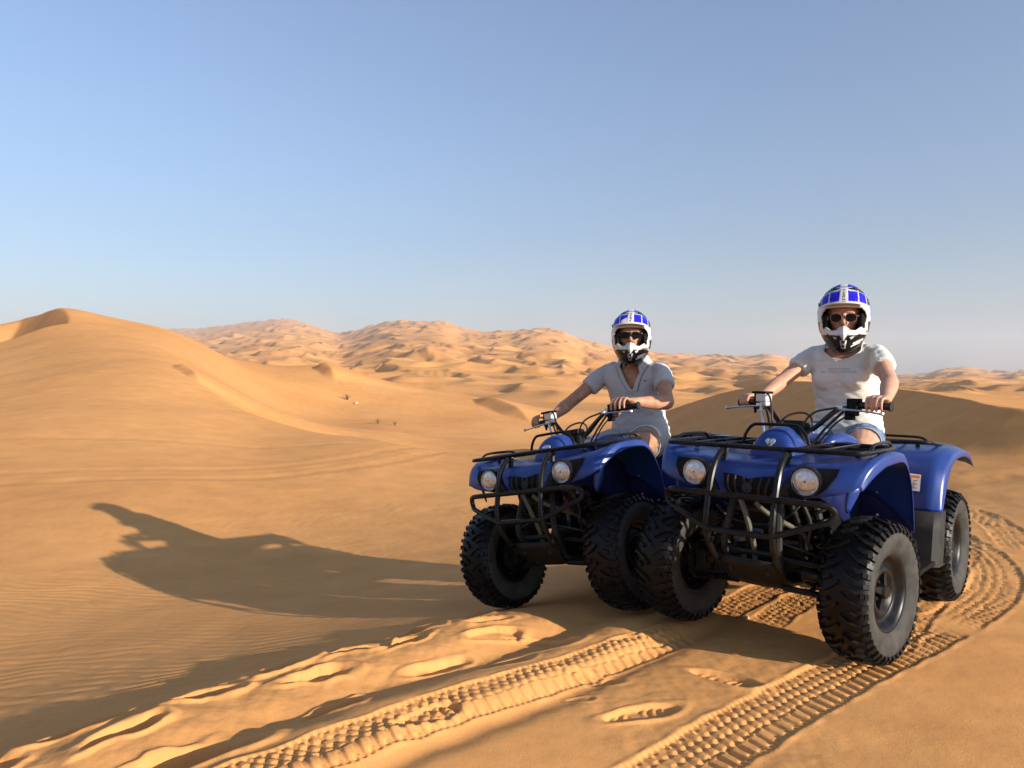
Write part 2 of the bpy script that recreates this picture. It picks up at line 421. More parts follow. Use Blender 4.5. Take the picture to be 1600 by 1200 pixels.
def terrain(x, y):
    r = np.sqrt(x * x + y * y)
    z = base_height(x, y)
    # right-hand dune
    m = (r < 60)
    S, T, ex, L = polyline_coords(x[m], y[m], RIGHT_CREST)
    zc = ex[0]
    d = np.abs(T)
    left = zc - np.where(d < 2.6, .50 * d - .012 * d * d, .50 * 2.6 - .012 * 6.76 + (d - 2.6) * .34)
    right = zc - .10 * d
    dn = np.where(T > 0, left, right)
    dn = np.where((S <= 0) | (S >= L - 1e-6), zc - .45 * d, dn)
    zb = z[m]
    z = z.copy()
    z[m] = smax(zb, dn, .10)
    # slip faces
    for (cx, cy), h, drop, half, tn in SLIPS:
        m = (np.abs(x - cx) < 22) & (np.abs(y - cy) < 22)
        dx = x[m] - cx; dy = y[m] - cy
        dist = dx * h[0] + dy * h[1]
        al = -dx * h[1] + dy * h[0]
        win = 1 - sstep(.35, 1.0, np.abs(al) / half)
        dist = dist - .12 * al * al / half        # crescent
        if drop > 1.5:
            fall = np.minimum(np.maximum(dist, 0) * (tn + .2), drop * win)
            rec = sstep(drop * 2.0, drop * 7.0, dist)
            z[m] = z[m] - fall * (1 - rec)
        elif drop > 0:
            top = drop * win
            z[m] = z[m] + np.where(dist < 0, top * np.exp(dist / (drop * 7)), np.maximum(top - dist * (tn + .1), 0))
    # lee side of the saddle ridge, falling to the valley
    m = (r < 45) & (r > 12)
    S, T, ex, L = polyline_coords(x[m], y[m], RIDGE)
    far_side = np.maximum(-T, 0)
    w = sstep(0, 2.5, S) * (1 - sstep(L - 13, L - 4, S)) * (1 - sstep(4, 11, far_side))
    z[m] = z[m] - w * np.minimum(far_side * .66, 1.0)
    # far dunes
    zf, tt = far_height(x, y)
    m = r > 75
    xm, ym, rm = x[m], y[m], r[m]
    f = zf[m]
    lam1 = 24.0; lam2 = 52.0; lam3 = 100.0
    g1 = dune_field(xm, ym, lam1, 21, 1.6)
    g2 = dune_field(xm, ym, lam2, 41, 1.5)
    g3 = dune_field(xm, ym, lam3, 71, 1.4)
    w1 = 1 - sstep(350, 1000, rm)
    f = f + 2.8 * (g1 - .3) * w1 * sstep(75, 150, rm) + 6.5 * (g2 - .3) * sstep(160, 420, rm) + 8.0 * (g3 - .3) * sstep(600, 1300, rm)
    k = sstep(80, 125, rm)
    z[m] = z[m] * (1 - k) + f * k
    # gentle undulation of the open slopes
    z = z + .016 * fbm(x * .45, y * .45, 3, 5) * sstep(5, 12, r) * (1 - sstep(60, 110, r)) + .10 * fbm(x * .11 + 4, y * .11, 3, 15) * sstep(9, 25, r) * (1 - sstep(60, 110, r))
    # detail close by
    m = r < 26
    X, Y = x[m], y[m]
    Z = z[m]
    u = X * U[0] + Y * U[1]
    v = X * V[0] + Y * V[1]
    rn = r[m]
    wob = .07 * noise2(v * 1.6, u * .3, 31) + .02 * noise2(v * 4, u, 33)
    bermw = (1 - sstep(2.7, 3.5, v)) * sstep(-2, -.5, v)
    Z = Z + bermw * (.034 * np.exp(-((u - 2.66 + wob) / .22) ** 2) * (1 + .4 * noise2(v * 2.6, u * 2, 35)) + .024 * np.exp(-((u - 2.05 + wob * .6) / .13) ** 2) - .034 * np.exp(-((u - 2.30 + wob * .6) / .11) ** 2))
    Z = Z + bermw * .0040 * fbm(X * 9, Y * 9, 3, 37) * np.exp(-((u - 2.55) / .45) ** 2)
    # a rut beside the left track
    Z = Z + (1 - sstep(2.9, 3.4, v)) * (.020 * np.exp(-((u - 1.92) / .055) ** 2) - .018 * np.exp(-((u - 1.80) / .06) ** 2))
    plate = 1 - sstep(2.5, 3.0, u)
    # wind ripples in the bowl
    ph = (X * .16 + Y * 1.0) + .16 * noise2(X * 1.1, Y * 1.1, 51) + .07 * noise2(X * 2.6, Y * 2.6, 52) + .02 * noise2(X * 7, Y * 7, 54)
    rp = np.sin(ph * 2 * math.pi / .100)
    rp = rp + .35 * np.sin(ph * 4 * math.pi / .100 + 1)
    ramp = (.55 + .6 * noise2(X * .5, Y * .5, 53)) * sstep(2.75, 3.4, u) * (1 - sstep(8, 13, rn))
    Z = Z + .0032 * rp * np.clip(ramp, 0, 1)
    # broad soft ripples on the plateau
    ph = X * .45 + Y * .9 + .25 * noise2(X * .9, Y * .9, 61)
    Z = Z + plate * .0045 * np.sin(ph * 2 * math.pi / .30) * np.clip(.4 + noise2(X * .8, Y * .8, 62), 0, 1) * (1 - sstep(6, 9, rn))
    Z = Z + .0035 * fbm(X * 2.2, Y * 2.2, 3, 71) * (1 - sstep(10, 20, rn))
    Z = Z + plate * .0022 * fbm(X * 13, Y * 13, 2, 77) * sstep(.1, .5, noise2(X * .8 + 3, Y * .8, 78)) * (1 - sstep(6, 9, rn))
    # faint old wheel lines over the left slope
    for pts, wd, dp in (([(-9,9.5),(-5.5,10.6),(-2.5,13.2),(-1.2,17)], .16, .03), ([(-14,13),(-8,14.2),(-3,16.0)], .2, .03), ([(-9.6,10.2),(-6.1,11.3),(-3.1,13.8),(-1.9,17)], .16, .025),
                        ([(-3.2,10.5),(-1.6,9.2),(-.2,7.6),(.3,6.5)], .14, .02), ([(5.0,9.5),(4.3,7.6),(5.2,6.2),(7,5.6)], .3, .03), ([(3.0,9.0),(4.6,8.4),(7,8.6)], .3, .025)):
        S, T, ex, L = polyline_coords(X, Y, smooth_poly(pts, 5))
        dp = dp * .5
        w = sstep(0, .6, S) * (1 - sstep(L - .6, L, S))
        Z = Z + w * dp * (-np.exp(-(T / wd) ** 2) + .55 * np.exp(-((np.abs(T) - 1.6 * wd) / (wd * .6)) ** 2)) * (.7 + .5 * noise2(X * 5, Y * 5, 81))
    for k, (pts, wd, dp) in enumerate(TRACKS):
        Z = press_track(X, Y, Z, pts, wd, dp, 100 + k * 7, fade1=.12)
    for k, (cx, cy, an, Lf, W, dp) in enumerate(BERM_FEET):
        Z = stamp_foot(X, Y, Z, cx, cy, an, Lf, W, dp * .9, dp * .25, .0030 if k % 2 == 1 else 0, 5 + k)
    for k, (cx, cy, an, Lf, W, dp, tr) in enumerate(SHOES):
        Z = stamp_foot(X, Y, Z, cx, cy, an, Lf, W, dp * .75, dp * .3, tr * .62, 40 + k, flat=True)
    z = z.copy(); z[m] = Z
    return z

def ground_at(x, y):
    return float(terrain(np.array([float(x)]), np.array([float(y)]))[0])

def mesh_np(name, V, F, material, smooth=True):
    me = bpy.data.meshes.new(name)
    V = np.asarray(V, np.float32); F = np.asarray(F, np.int32)
    me.vertices.add(len(V)); me.vertices.foreach_set('co', V.ravel())
    k = F.shape[1]
    me.loops.add(F.size); me.loops.foreach_set('vertex_index', F.ravel())
    me.polygons.add(len(F)); me.polygons.foreach_set('loop_start', np.arange(0, F.size, k, dtype=np.int32))
    me.update(calc_edges=True)
    me.polygons.foreach_set('use_smooth', np.full(len(F), smooth))
    if material is not None:
        me.materials.append(material)
    return me

def build_ground():
    fine = np.radians(np.arange(-42, 42.01, QA))
    rest = np.radians(np.concatenate([np.arange(45, 180, 4), np.arange(-180, -44, 4)]))
    az = np.concatenate([fine, rest])
    rs = [0.05, .4, .8, 1.1]
    r = 1.35
    while r < 4300:
        rs.append(r)
        r *= 1 + QR * (.0036 if r < 2.05 else .0019 if r < 3.45 else .0038 if r < 7 else .0075 if r < 40 else .0090 if r < 250 else .0056 if r < 2300 else .014)
    rs = np.array(rs)
    A, RR = np.meshgrid(az, rs)
    X = RR * np.sin(A); Y = RR * np.cos(A)
    Z = terrain(X.ravel(), Y.ravel())
    V = np.stack([X.ravel(), Y.ravel(), Z], 1)
    nr, na = A.shape
    i = np.arange(nr - 1)[:, None] * na; j = np.arange(na)[None]; j2 = (j + 1) % na
    F = np.stack([(i + j), (i + na + j), (i + na + j2), (i + j2)], -1).reshape(-1, 4)[:, ::-1]
    me = mesh_np('ground', V, F, MATS['sand'])
    o = bpy.data.objects.new('ground', me)
    col.objects.link(o)
    o['kind'] = 'structure'
    o['label'] = 'orange sand of the dunes, from the tyre tracks to the far ridges'
    return o
QA, QR = .124, 1.0
ground = build_ground()

# ---------------------------------------------------------------- object materials
mat('blue_plastic', (0.008, 0.038, 0.20), 0.32, spec=0.42, noise=(9, 0.10, 6), bump=(260, 0.05, 0.001), coat=0.10)
mat('inner_blue_plastic', (0.006, 0.013, 0.095), 0.6, spec=0.25, noise=(14, 0.25, 6, (0.016, 0.022, 0.095)))
mat('black_steel', (0.005, 0.005, 0.006), 0.28, spec=0.22, noise=(24, 0.3, 6, (0.012, 0.011, 0.010)))
mat('black_plastic', (0.005, 0.005, 0.006), 0.6, spec=0.12, noise=(30, 0.3, 5, (0.009, 0.008, 0.008)))
mat('grey_plastic', (0.024, 0.026, 0.027), 0.6, spec=0.2, noise=(16, 0.25, 6, (0.036, 0.035, 0.033)))
mat('seat_vinyl', (0.022, 0.024, 0.028), 0.55, spec=0.4, bump=(220, 0.25, 0.001))
mat('rubber', (0.007, 0.007, 0.008), 0.40, spec=0.16, noise=(26, 0.25, 6, (0.012, 0.011, 0.010)), bump=(140, 0.12, 0.001))
mat('sidewall_rubber', (0.036, 0.035, 0.033), 0.7, spec=0.25, noise=(18, 0.30, 6, (0.060, 0.057, 0.050)))
mat('wheel_steel', (0.006, 0.006, 0.007), 0.36, metal=0.0, spec=0.25, noise=(22, 0.3, 6, (0.012, 0.011, 0.010)))
mat('frame_paint', (0.016, 0.016, 0.014), 0.55, spec=0.3, noise=(20, 0.3, 6, (0.030, 0.028, 0.022)))
mat('beige_hose', (0.10, 0.095, 0.070), 0.5, spec=0.35, noise=(20, 0.3, 6, (0.14, 0.13, 0.095)))
mat('dull_steel', (0.011, 0.011, 0.011), 0.55, metal=0.0, spec=0.2, noise=(22, 0.35, 6, (0.020, 0.018, 0.016)))
mat('aluminium', (0.62, 0.62, 0.60), 0.32, metal=0.9, noise=(30, 0.12, 4))
mat('silver_paint', (0.55, 0.55, 0.54), 0.4, metal=0.5)
mat('reflector', (0.80, 0.80, 0.79), 0.34, metal=0.85)
mat('chrome', (0.75, 0.75, 0.75), 0.16, metal=1.0, noise=(40, 0.12, 3))
mat('cable_rubber', (0.013, 0.011, 0.011), 0.4, spec=0.5)
mat('brake_hose_red', (0.050, 0.016, 0.013), 0.45, spec=0.5)
mat('white_label', (0.72, 0.71, 0.68), 0.5)
mat('label_orange', (0.75, 0.26, 0.05), 0.5)
mat('label_ink', (0.16, 0.15, 0.15), 0.6)
mat('red_lens', (0.35, 0.01, 0.01), 0.2)
m = mat('silvered_lens', (0.60, 0.62, 0.66), 0.30, metal=0.8, noise=(60, 0.25, 3))  # opaque silver colour stands in for the bright reflection behind the glass
m.node_tree.nodes['Principled BSDF'].inputs['Transmission Weight'].default_value = 0.0
m.node_tree.nodes['Principled BSDF'].inputs['IOR'].default_value = 1.35

def add_dust(name, amount):
    """sand dust settled on the faces that look up"""
    m = MATS[name]; nt = m.node_tree; b = nt.nodes['Principled BSDF']
    g = nt.nodes.new('ShaderNodeNewGeometry'); sp = nt.nodes.new('ShaderNodeSeparateXYZ')
    nt.links.new(g.outputs['Normal'], sp.inputs[0])
    n = nt.nodes.new('ShaderNodeTexNoise'); n.inputs['Scale'].default_value = 7; n.inputs['Detail'].default_value = 7; n.inputs['Roughness'].default_value = .65
    tc = nt.nodes.new('ShaderNodeTexCoord'); nt.links.new(tc.outputs['Object'], n.inputs['Vector'])
    mr = nt.nodes.new('ShaderNodeMapRange'); mr.inputs['From Min'].default_value = .38; mr.inputs['From Max'].default_value = .75
    nt.links.new(n.outputs['Fac'], mr.inputs['Value'])
    ma = nt.nodes.new('ShaderNodeMath'); ma.operation = 'MULTIPLY'; ma.use_clamp = True
    mz = nt.nodes.new('ShaderNodeMapRange'); mz.inputs['From Min'].default_value = -.2; mz.inputs['From Max'].default_value = 1.0
    nt.links.new(sp.outputs['Z'], mz.inputs['Value'])
    nt.links.new(mz.outputs['Result'], ma.inputs[0]); nt.links.new(mr.outputs['Result'], ma.inputs[1])
    mb_ = nt.nodes.new('ShaderNodeMath'); mb_.operation = 'MULTIPLY'; mb_.inputs[1].default_value = amount
    nt.links.new(ma.outputs[0], mb_.inputs[0])
    mx = nt.nodes.new('ShaderNodeMix'); mx.data_type = 'RGBA'
    src = b.inputs['Base Color'].links[0].from_socket
    nt.links.new(src, mx.inputs['A']); mx.inputs['B'].default_value = (0.46, 0.27, 0.12, 1)
    nt.links.new(mb_.outputs[0], mx.inputs['Factor'])
    nt.links.new(mx.outputs['Result'], b.inputs['Base Color'])
for nm_, am_ in (('blue_plastic', .08), ('black_steel', .02), ('black_plastic', .03), ('grey_plastic', .06), ('rubber', .02), ('sidewall_rubber', .08), ('dull_steel', .04), ('inner_blue_plastic', .04)):
    add_dust(nm_, am_)

# ---------------------------------------------------------------- mesh builder
class MB:
    def __init__(self):
        self.v = []; self.f = []
    def add(self, verts, faces):
        k = len(self.v)
        self.v += [tuple(map(float, p)) for p in verts]
        self.f += [tuple(i + k for i in fc) for fc in faces]
        return self
    def rings(self, rings, closed_ring=True, cap0=True, cap1=True, loop=False):
        n = len(rings[0]); k = len(self.v)
        for r in rings:
            self.v += [tuple(map(float, p)) for p in r]
        m = len(rings)
        for i in range(m if loop else m - 1):
            a = k + i * n; b = k + ((i + 1) % m) * n
            for j in range(n if closed_ring else n - 1):
                j2 = (j + 1) % n
                self.f.append((a + j, a + j2, b + j2, b + j))
        if closed_ring and not loop:
            if cap0: self.f.append(tuple(k + j for j in range(n))[::-1])
            if cap1: self.f.append(tuple(k + (m - 1) * n + j for j in range(n)))
        return self
    def tube(self, pts, r, n=8, closed=False, smooth=0, flat=1.0):
        if smooth and not closed:
            pts = smooth_poly(pts, smooth)
        elif smooth:
            q = list(pts); pts = smooth_poly(q[-1:] + q + q[:2], smooth)[smooth:-smooth - 1]
        P = [Vector(p[:3]) for p in pts]
        rr = r if isinstance(r, (list, tuple)) else None
        m = len(P)
        T = []
        for i in range(m):
            if closed: t = P[(i + 1) % m] - P[i - 1]
            else: t = P[min(i + 1, m - 1)] - P[max(i - 1, 0)]
            T.append(t.normalized() if t.length > 1e-9 else Vector((1, 0, 0)))
        up = Vector((0, 0, 1)) if abs(T[0].z) < .9 else Vector((1, 0, 0))
        N = (up - T[0] * up.dot(T[0])).normalized()
        rings = []
        for i in range(m):
            N = (N - T[i] * N.dot(T[i])).normalized()
            B = T[i].cross(N)
            if rr: ri = rr[min(len(rr) - 1, int(i * (len(rr) - 1) / max(1, m - 1) + .5))] if len(rr) != m else rr[i]
            else: ri = r
            rings.append([P[i] + (N * math.cos(a) * flat + B * math.sin(a)) * ri for a in (2 * math.pi * k / n for k in range(n))])
        return self.rings(rings, loop=closed)
    def lathe(self, prof, n=32, axis='y', center=(0, 0, 0), closed=False, caps=True):
        """prof = [(axial, radius)]"""
        rings = []
        for a, r in prof:
            ring = []
            for k in range(n):
                t = 2 * math.pi * k / n
                c, s = r * math.cos(t), r * math.sin(t)
                p = {'x': (a, c, s), 'y': (c, a, s), 'z': (c, s, a)}[axis]
                ring.append((p[0] + center[0], p[1] + center[1], p[2] + center[2]))
            rings.append(ring)
        return self.rings(rings, loop=closed, cap0=not closed and caps, cap1=not closed and caps)
    def box(self, c, s, rot=None, taper=1.0):
        h = [x / 2 for x in s]
        vs = []
        for dz in (-1, 1):
            k = taper if dz > 0 else 1.0
            for dx, dy in ((-1, -1), (1, -1), (1, 1), (-1, 1)):
                p = Vector((dx * h[0] * k, dy * h[1] * k, dz * h[2]))
                if rot is not None: p = rot @ p
                vs.append(p + Vector(c))
        return self.add(vs, [(0, 3, 2, 1), (4, 5, 6, 7), (0, 1, 5, 4), (1, 2, 6, 5), (2, 3, 7, 6), (3, 0, 4, 7)])
    def grid(self, G, flip=False):
        n = len(G[0]); k = len(self.v)
        for row in G: self.v += [tuple(map(float, p)) for p in row]
        for i in range(len(G) - 1):
            for j in range(n - 1):
                q = (k + i * n + j, k + i * n + j + 1, k + (i + 1) * n + j + 1, k + (i + 1) * n + j)
                self.f.append(q[::-1] if flip else q)
        return self
    def prism(self, poly, off):
        """flat polygon extruded by a vector"""
        n = len(poly); o = Vector(off)
        vs = [Vector(p) for p in poly] + [Vector(p) + o for p in poly]
        fs = [tuple(range(n))[::-1], tuple(range(n, 2 * n))] + [(i, (i + 1) % n, n + (i + 1) % n, n + i) for i in range(n)]
        return self.add(vs, fs)
    def mirror_y(self):
        k = len(self.v)
        self.v += [(x, -y, z) for x, y, z in self.v]
        self.f += [tuple(i + k for i in fc)[::-1] for fc in self.f[:]]
        return self
    def mesh(self, name, material, smooth=True):
        me = bpy.data.meshes.new(name)
        me.from_pydata(self.v, [], self.f)
        me.update()
        bm = bmesh.new(); bm.from_mesh(me)
        bmesh.ops.recalc_face_normals(bm, faces=bm.faces)
        bm.to_mesh(me); bm.free()
        me.polygons.foreach_set('use_smooth', [smooth] * len(me.polygons))
        me.materials.append(MATS[material] if isinstance(material, str) else material)
        return me

def link(name, me, parent=None, loc=None, rot=None):
    o = bpy.data.objects.new(name, me)
    col.objects.link(o)
    if parent is not None: o.parent = parent
    if loc is not None: o.location = loc
    if rot is not None: o.rotation_euler = rot
    return o
def part(name, mb, material, parent, smooth=True, sub=0, solid=0.0, bevel=0.0, autosmooth=35):
    o = link(name, mb.mesh(name, material, smooth), parent)
    if smooth and not sub:
        me = o.data
        me.update()
        # sharp edges by angle
        bm = bmesh.new(); bm.from_mesh(me)
        lim = R(autosmooth)
        for e in bm.edges:
            if len(e.link_faces) == 2 and e.calc_face_angle(0) > lim: e.smooth = False
        bm.to_mesh(me); bm.free()
    if bevel:
        md = o.modifiers.new('bevel', 'BEVEL'); md.width = bevel; md.segments = 2; md.limit_method = 'ANGLE'; md.angle_limit = R(30)
    if sub:
        md = o.modifiers.new('subsurf', 'SUBSURF'); md.levels = sub; md.render_levels = sub
    if solid:
        md = o.modifiers.new('solidify', 'SOLIDIFY'); md.thickness = solid; md.offset = -1
    return o
def crease_cols(o, n, cols, val):
    me = o.data
    a = me.attributes.get('crease_edge') or me.attributes.new('crease_edge', 'FLOAT', 'EDGE')
    for e in me.edges:
        i, j = e.vertices
        if i % n == j % n and i % n in cols: a.data[e.index].value = val
def crease_rows(o, n, rows, val):
    me = o.data
    a = me.attributes.get('crease_edge') or me.attributes.new('crease_edge', 'FLOAT', 'EDGE')
    for e in me.edges:
        i, j = e.vertices
        if i // n == j // n and i // n in rows: a.data[e.index].value = val
def empty(name, loc=(0, 0, 0), rot=(0, 0, 0)):
    o = bpy.data.objects.new(name, None)
    col.objects.link(o)
    o.empty_display_size = .2
    o.location = loc; o.rotation_euler = rot
    return o
def lerp_tab(tab, t):
    xs = [a[0] for a in tab]
    return [float(np.interp(t, xs, [a[k] for a in tab])) for k in range(1, len(tab[0]))]

# ---------------------------------------------------------------- tyre and wheel
def tyre_profile(width):
    w = width / 2
    return [(-w * .62, .158), (-w * .80, .166), (-w * .96, .195), (-w * 1.03, .232), (-w * .985, .262), (-w * .86, .284), (-w * .55, .2955), (0, .299),
            (w * .55, .2955), (w * .86, .284), (w * .985, .262), (w * 1.03, .232), (w * .96, .195), (w * .80, .166), (w * .62, .158)]
_tyres = {}
def tyre_meshes(width):
    if width in _tyres: return _tyres[width]
    w = width / 2
    prof = tyre_profile(width)
    body = MB().lathe(prof, 64, 'y', caps=False)
    me = body.mesh('tyre', 'rubber')
    me.materials.append(MATS['sidewall_rubber'])
    # the dusty sidewalls
    idx = []
    for p in me.polygons:
        c = p.center
        rr = math.hypot(c.x, c.z)
        idx.append(1 if rr < .264 else 0)
    me.polygons.foreach_set('material_index', idx)
    ys = [p[0] for p in prof[4:11]]; rs = [p[1] for p in prof[4:11]]
    def surf(y, ang, h):
        s = max(-1, min(1, y / w))
        r = float(np.interp(y, ys, rs))
        # normal leans outwards at the shoulder
        lean = max(0, abs(s) - .5) * 1.3
        rr = r + h * math.cos(lean); yy = y + math.copysign(h * math.sin(lean), y)
        return Vector((rr * math.cos(ang), yy, rr * math.sin(ang)))
    lugs = MB()
    def lug(path, wid, h, taper=.72):
        """path: [(y, ang)] along the middle of the lug"""
        rings = []
        for i, (y, a) in enumerate(path):
            p0 = path[max(0, i - 1)]; p1 = path[min(len(path) - 1, i + 1)]
            ty, ta = p1[0] - p0[0], (p1[1] - p0[1]) * .29
            L = math.hypot(ty, ta) or 1
            ny, na = -ta / L, ty / L / .29
            hw = wid / 2
            rings.append([surf(y + ny * hw, a + na * hw, -.004), surf(y + ny * hw * taper, a + na * hw * taper, h),
                          surf(y - ny * hw * taper, a - na * hw * taper, h), surf(y - ny * hw, a - na * hw, -.004)])
        lugs.rings(rings)
    N = 21
    st = 2 * math.pi / N
    for k in range(N):
        for s in (-1, 1):
            a0 = k * st + (st / 2 if s > 0 else 0)
            # long bar sweeping from the crown to the shoulder
            lug([(s * w * .04, a0 + st * .60), (s * w * .30, a0 + st * .34), (s * w * .58, a0 + st * .14), (s * w * .84, a0 + st * .05)], .017, .016)
            # shorter block between
            lug([(s * w * .42, a0 + st * .74), (s * w * .66, a0 + st * .60)], .019, .015)
            # shoulder blocks, the second one split
            lug([(s * w * .86, a0 + st * .05), (s * w * 1.00, a0 + st * .05)], .022, .0125, .8)
            lug([(s * w * .80, a0 + st * .55), (s * w * .90, a0 + st * .55)], .026, .0135, .8)
            lug([(s * w * .925, a0 + st * .55), (s * w * 1.005, a0 + st * .55)], .026, .0105, .8)
    lm = lugs.mesh('tyre_lugs', 'rubber', smooth=False)
    # one mesh
    bm = bmesh.new(); bm.from_mesh(me)
    n0 = len(bm.faces)
    bm.from_mesh(lm)
    bm.to_mesh(me); bm.free()
    bpy.data.meshes.remove(lm)
    # moulding nibs
    _tyres[width] = me
    return me
_rims = {}
def rim_meshes(width):
    if width in _rims: return _rims[width]
    w = width / 2
    # outer side is +y
    o = w * .74
    prof = [(-w * .62, .154), (-w * .70, .168), (-w * .76, .168), (-w * .74, .150), (-w * .45, .138), (w * .10, .134), (w * .45, .138), (o - .012, .150), (o, .168), (o + .008, .170), (o + .004, .160),
            (o - .006, .148), (o - .022, .140), (o - .034, .128), (o - .036, .118), (o - .022, .108), (o - .016, .098), (o - .020, .084), (o - .036, .074), (o - .046, .055), (o - .044, .03), (o - .044, .004)]
    back = [(o - .050, .004), (o - .052, .055), (o - .042, .078), (o - .028, .100), (o - .040, .120), (o - .05, .130), (w * .40, .130), (-w * .4, .130), (-w * .62, .148)]
    rim = MB().lathe(prof + back, 40, 'y', closed=True)
    rme = rim.mesh('wheel', 'wheel_steel')
    # hub: four raised arms of a star
    hub = MB()
    for k in range(4):
        a = k * math.pi / 2 + .5
        ca, sa = math.cos(a), math.sin(a)
        def q(r, t, y): return (r * ca - t * sa, y, r * sa + t * ca)
        y0, y1 = o - .048, o - .018
        hub.add([q(.026, -.020, y0), q(.088, -.013, y0), q(.088, .013, y0), q(.026, .020, y0), q(.026, -.016, y1 + .004), q(.080, -.009, y1 - .006), q(.080, .009, y1 - .006), q(.026, .016, y1 + .004)],
                [(0, 1, 2, 3), (7, 6, 5, 4), (0, 4, 5, 1), (1, 5, 6, 2), (2, 6, 7, 3), (3, 7, 4, 0)])
    hub.lathe([(o - .05, .034), (o - .012, .032), (o - .004, .026), (o - .004, .002)], 8, 'y')
    hme = hub.mesh('hub_cap', 'wheel_steel', smooth=False)
    nut = MB().lathe([(0, .0095), (.014, .0095), (.019, .006), (.019, .001)], 6, 'y')
    nme = nut.mesh('lug_nut', 'dull_steel', smooth=False)
    _rims[width] = (rme, hme, nme, o)
    return _rims[width]
def build_wheel(parent, loc, width, side, steer=0.0, spin=0.0):
    rme, hme, nme, o = rim_meshes(width)
    wh = link('wheel', rme, parent, loc)
    wh.rotation_euler = (0, spin, steer + (0 if side > 0 else math.pi))
    wh.scale = (.93, .93, .93)
    link('tyre', tyre_meshes(width), wh)
    link('hub_cap', hme, wh)
    for k in range(4):
        a = k * math.pi / 2 + .5 + math.pi / 4
        link('lug_nut', nme, wh, (.050 * math.cos(a), o - .046, .050 * math.sin(a)))
    return wh

# ---------------------------------------------------------------- quad bike
FF_Y = [0, .10, .20, .33, .41, .462, .488, .494]
FF_S = [.88, .91, .95, .98, 1, 1, 1, 1, 1.01, 1.01]
FF = [
 [(.850,.655),(.850,.655),(.860,.668),(.855,.688),(.848,.700),(.838,.722),(.826,.736),(.822,.712)],
 [(.870,.710),(.870,.710),(.875,.720),(.865,.735),(.846,.750),(.824,.772),(.802,.782),(.796,.748)],
 [(.845,.768),(.845,.770),(.845,.776),(.832,.786),(.815,.800),(.785,.818),(.752,.824),(.742,.786)],
 [(.800,.800),(.800,.803),(.800,.806),(.785,.814),(.760,.830),(.718,.848),(.682,.851),(.672,.811)],
 [(.680,.808),(.680,.810),(.680,.815),(.670,.823),(.650,.843),(.610,.859),(.585,.858),(.580,.818)],
 [(.560,.815),(.560,.820),(.560,.825),(.550,.836),(.540,.851),(.520,.862),(.505,.859),(.500,.820)],
 [(.450,.820),(.450,.825),(.450,.830),(.440,.840),(.435,.850),(.425,.851),(.420,.845),(.424,.808)],
 [(.360,.810),(.360,.815),(.360,.820),(.360,.820),(.355,.808),(.350,.788),(.348,.772),(.358,.748)],
 [(.300,.790),(.300,.790),(.300,.780),(.310,.750),(.315,.720),(.315,.690),(.315,.670),(.328,.660)],
 [(.275,.740),(.275,.740),(.275,.710),(.285,.640),(.287,.580),(.288,.530),(.288,.500),(.303,.500)],
]
def ff_x(y, z):
    """front surface of the fender at side offset y and height z"""
    y = abs(y)
    xs, zs = [], []
    for r in range(4):
        yy = [a * FF_S[r] for a in FF_Y]
        xs.append(np.interp(y, yy, [p[0] for p in FF[r]])); zs.append(np.interp(y, yy, [p[1] for p in FF[r]]))
    return float(np.interp(z, zs, xs))

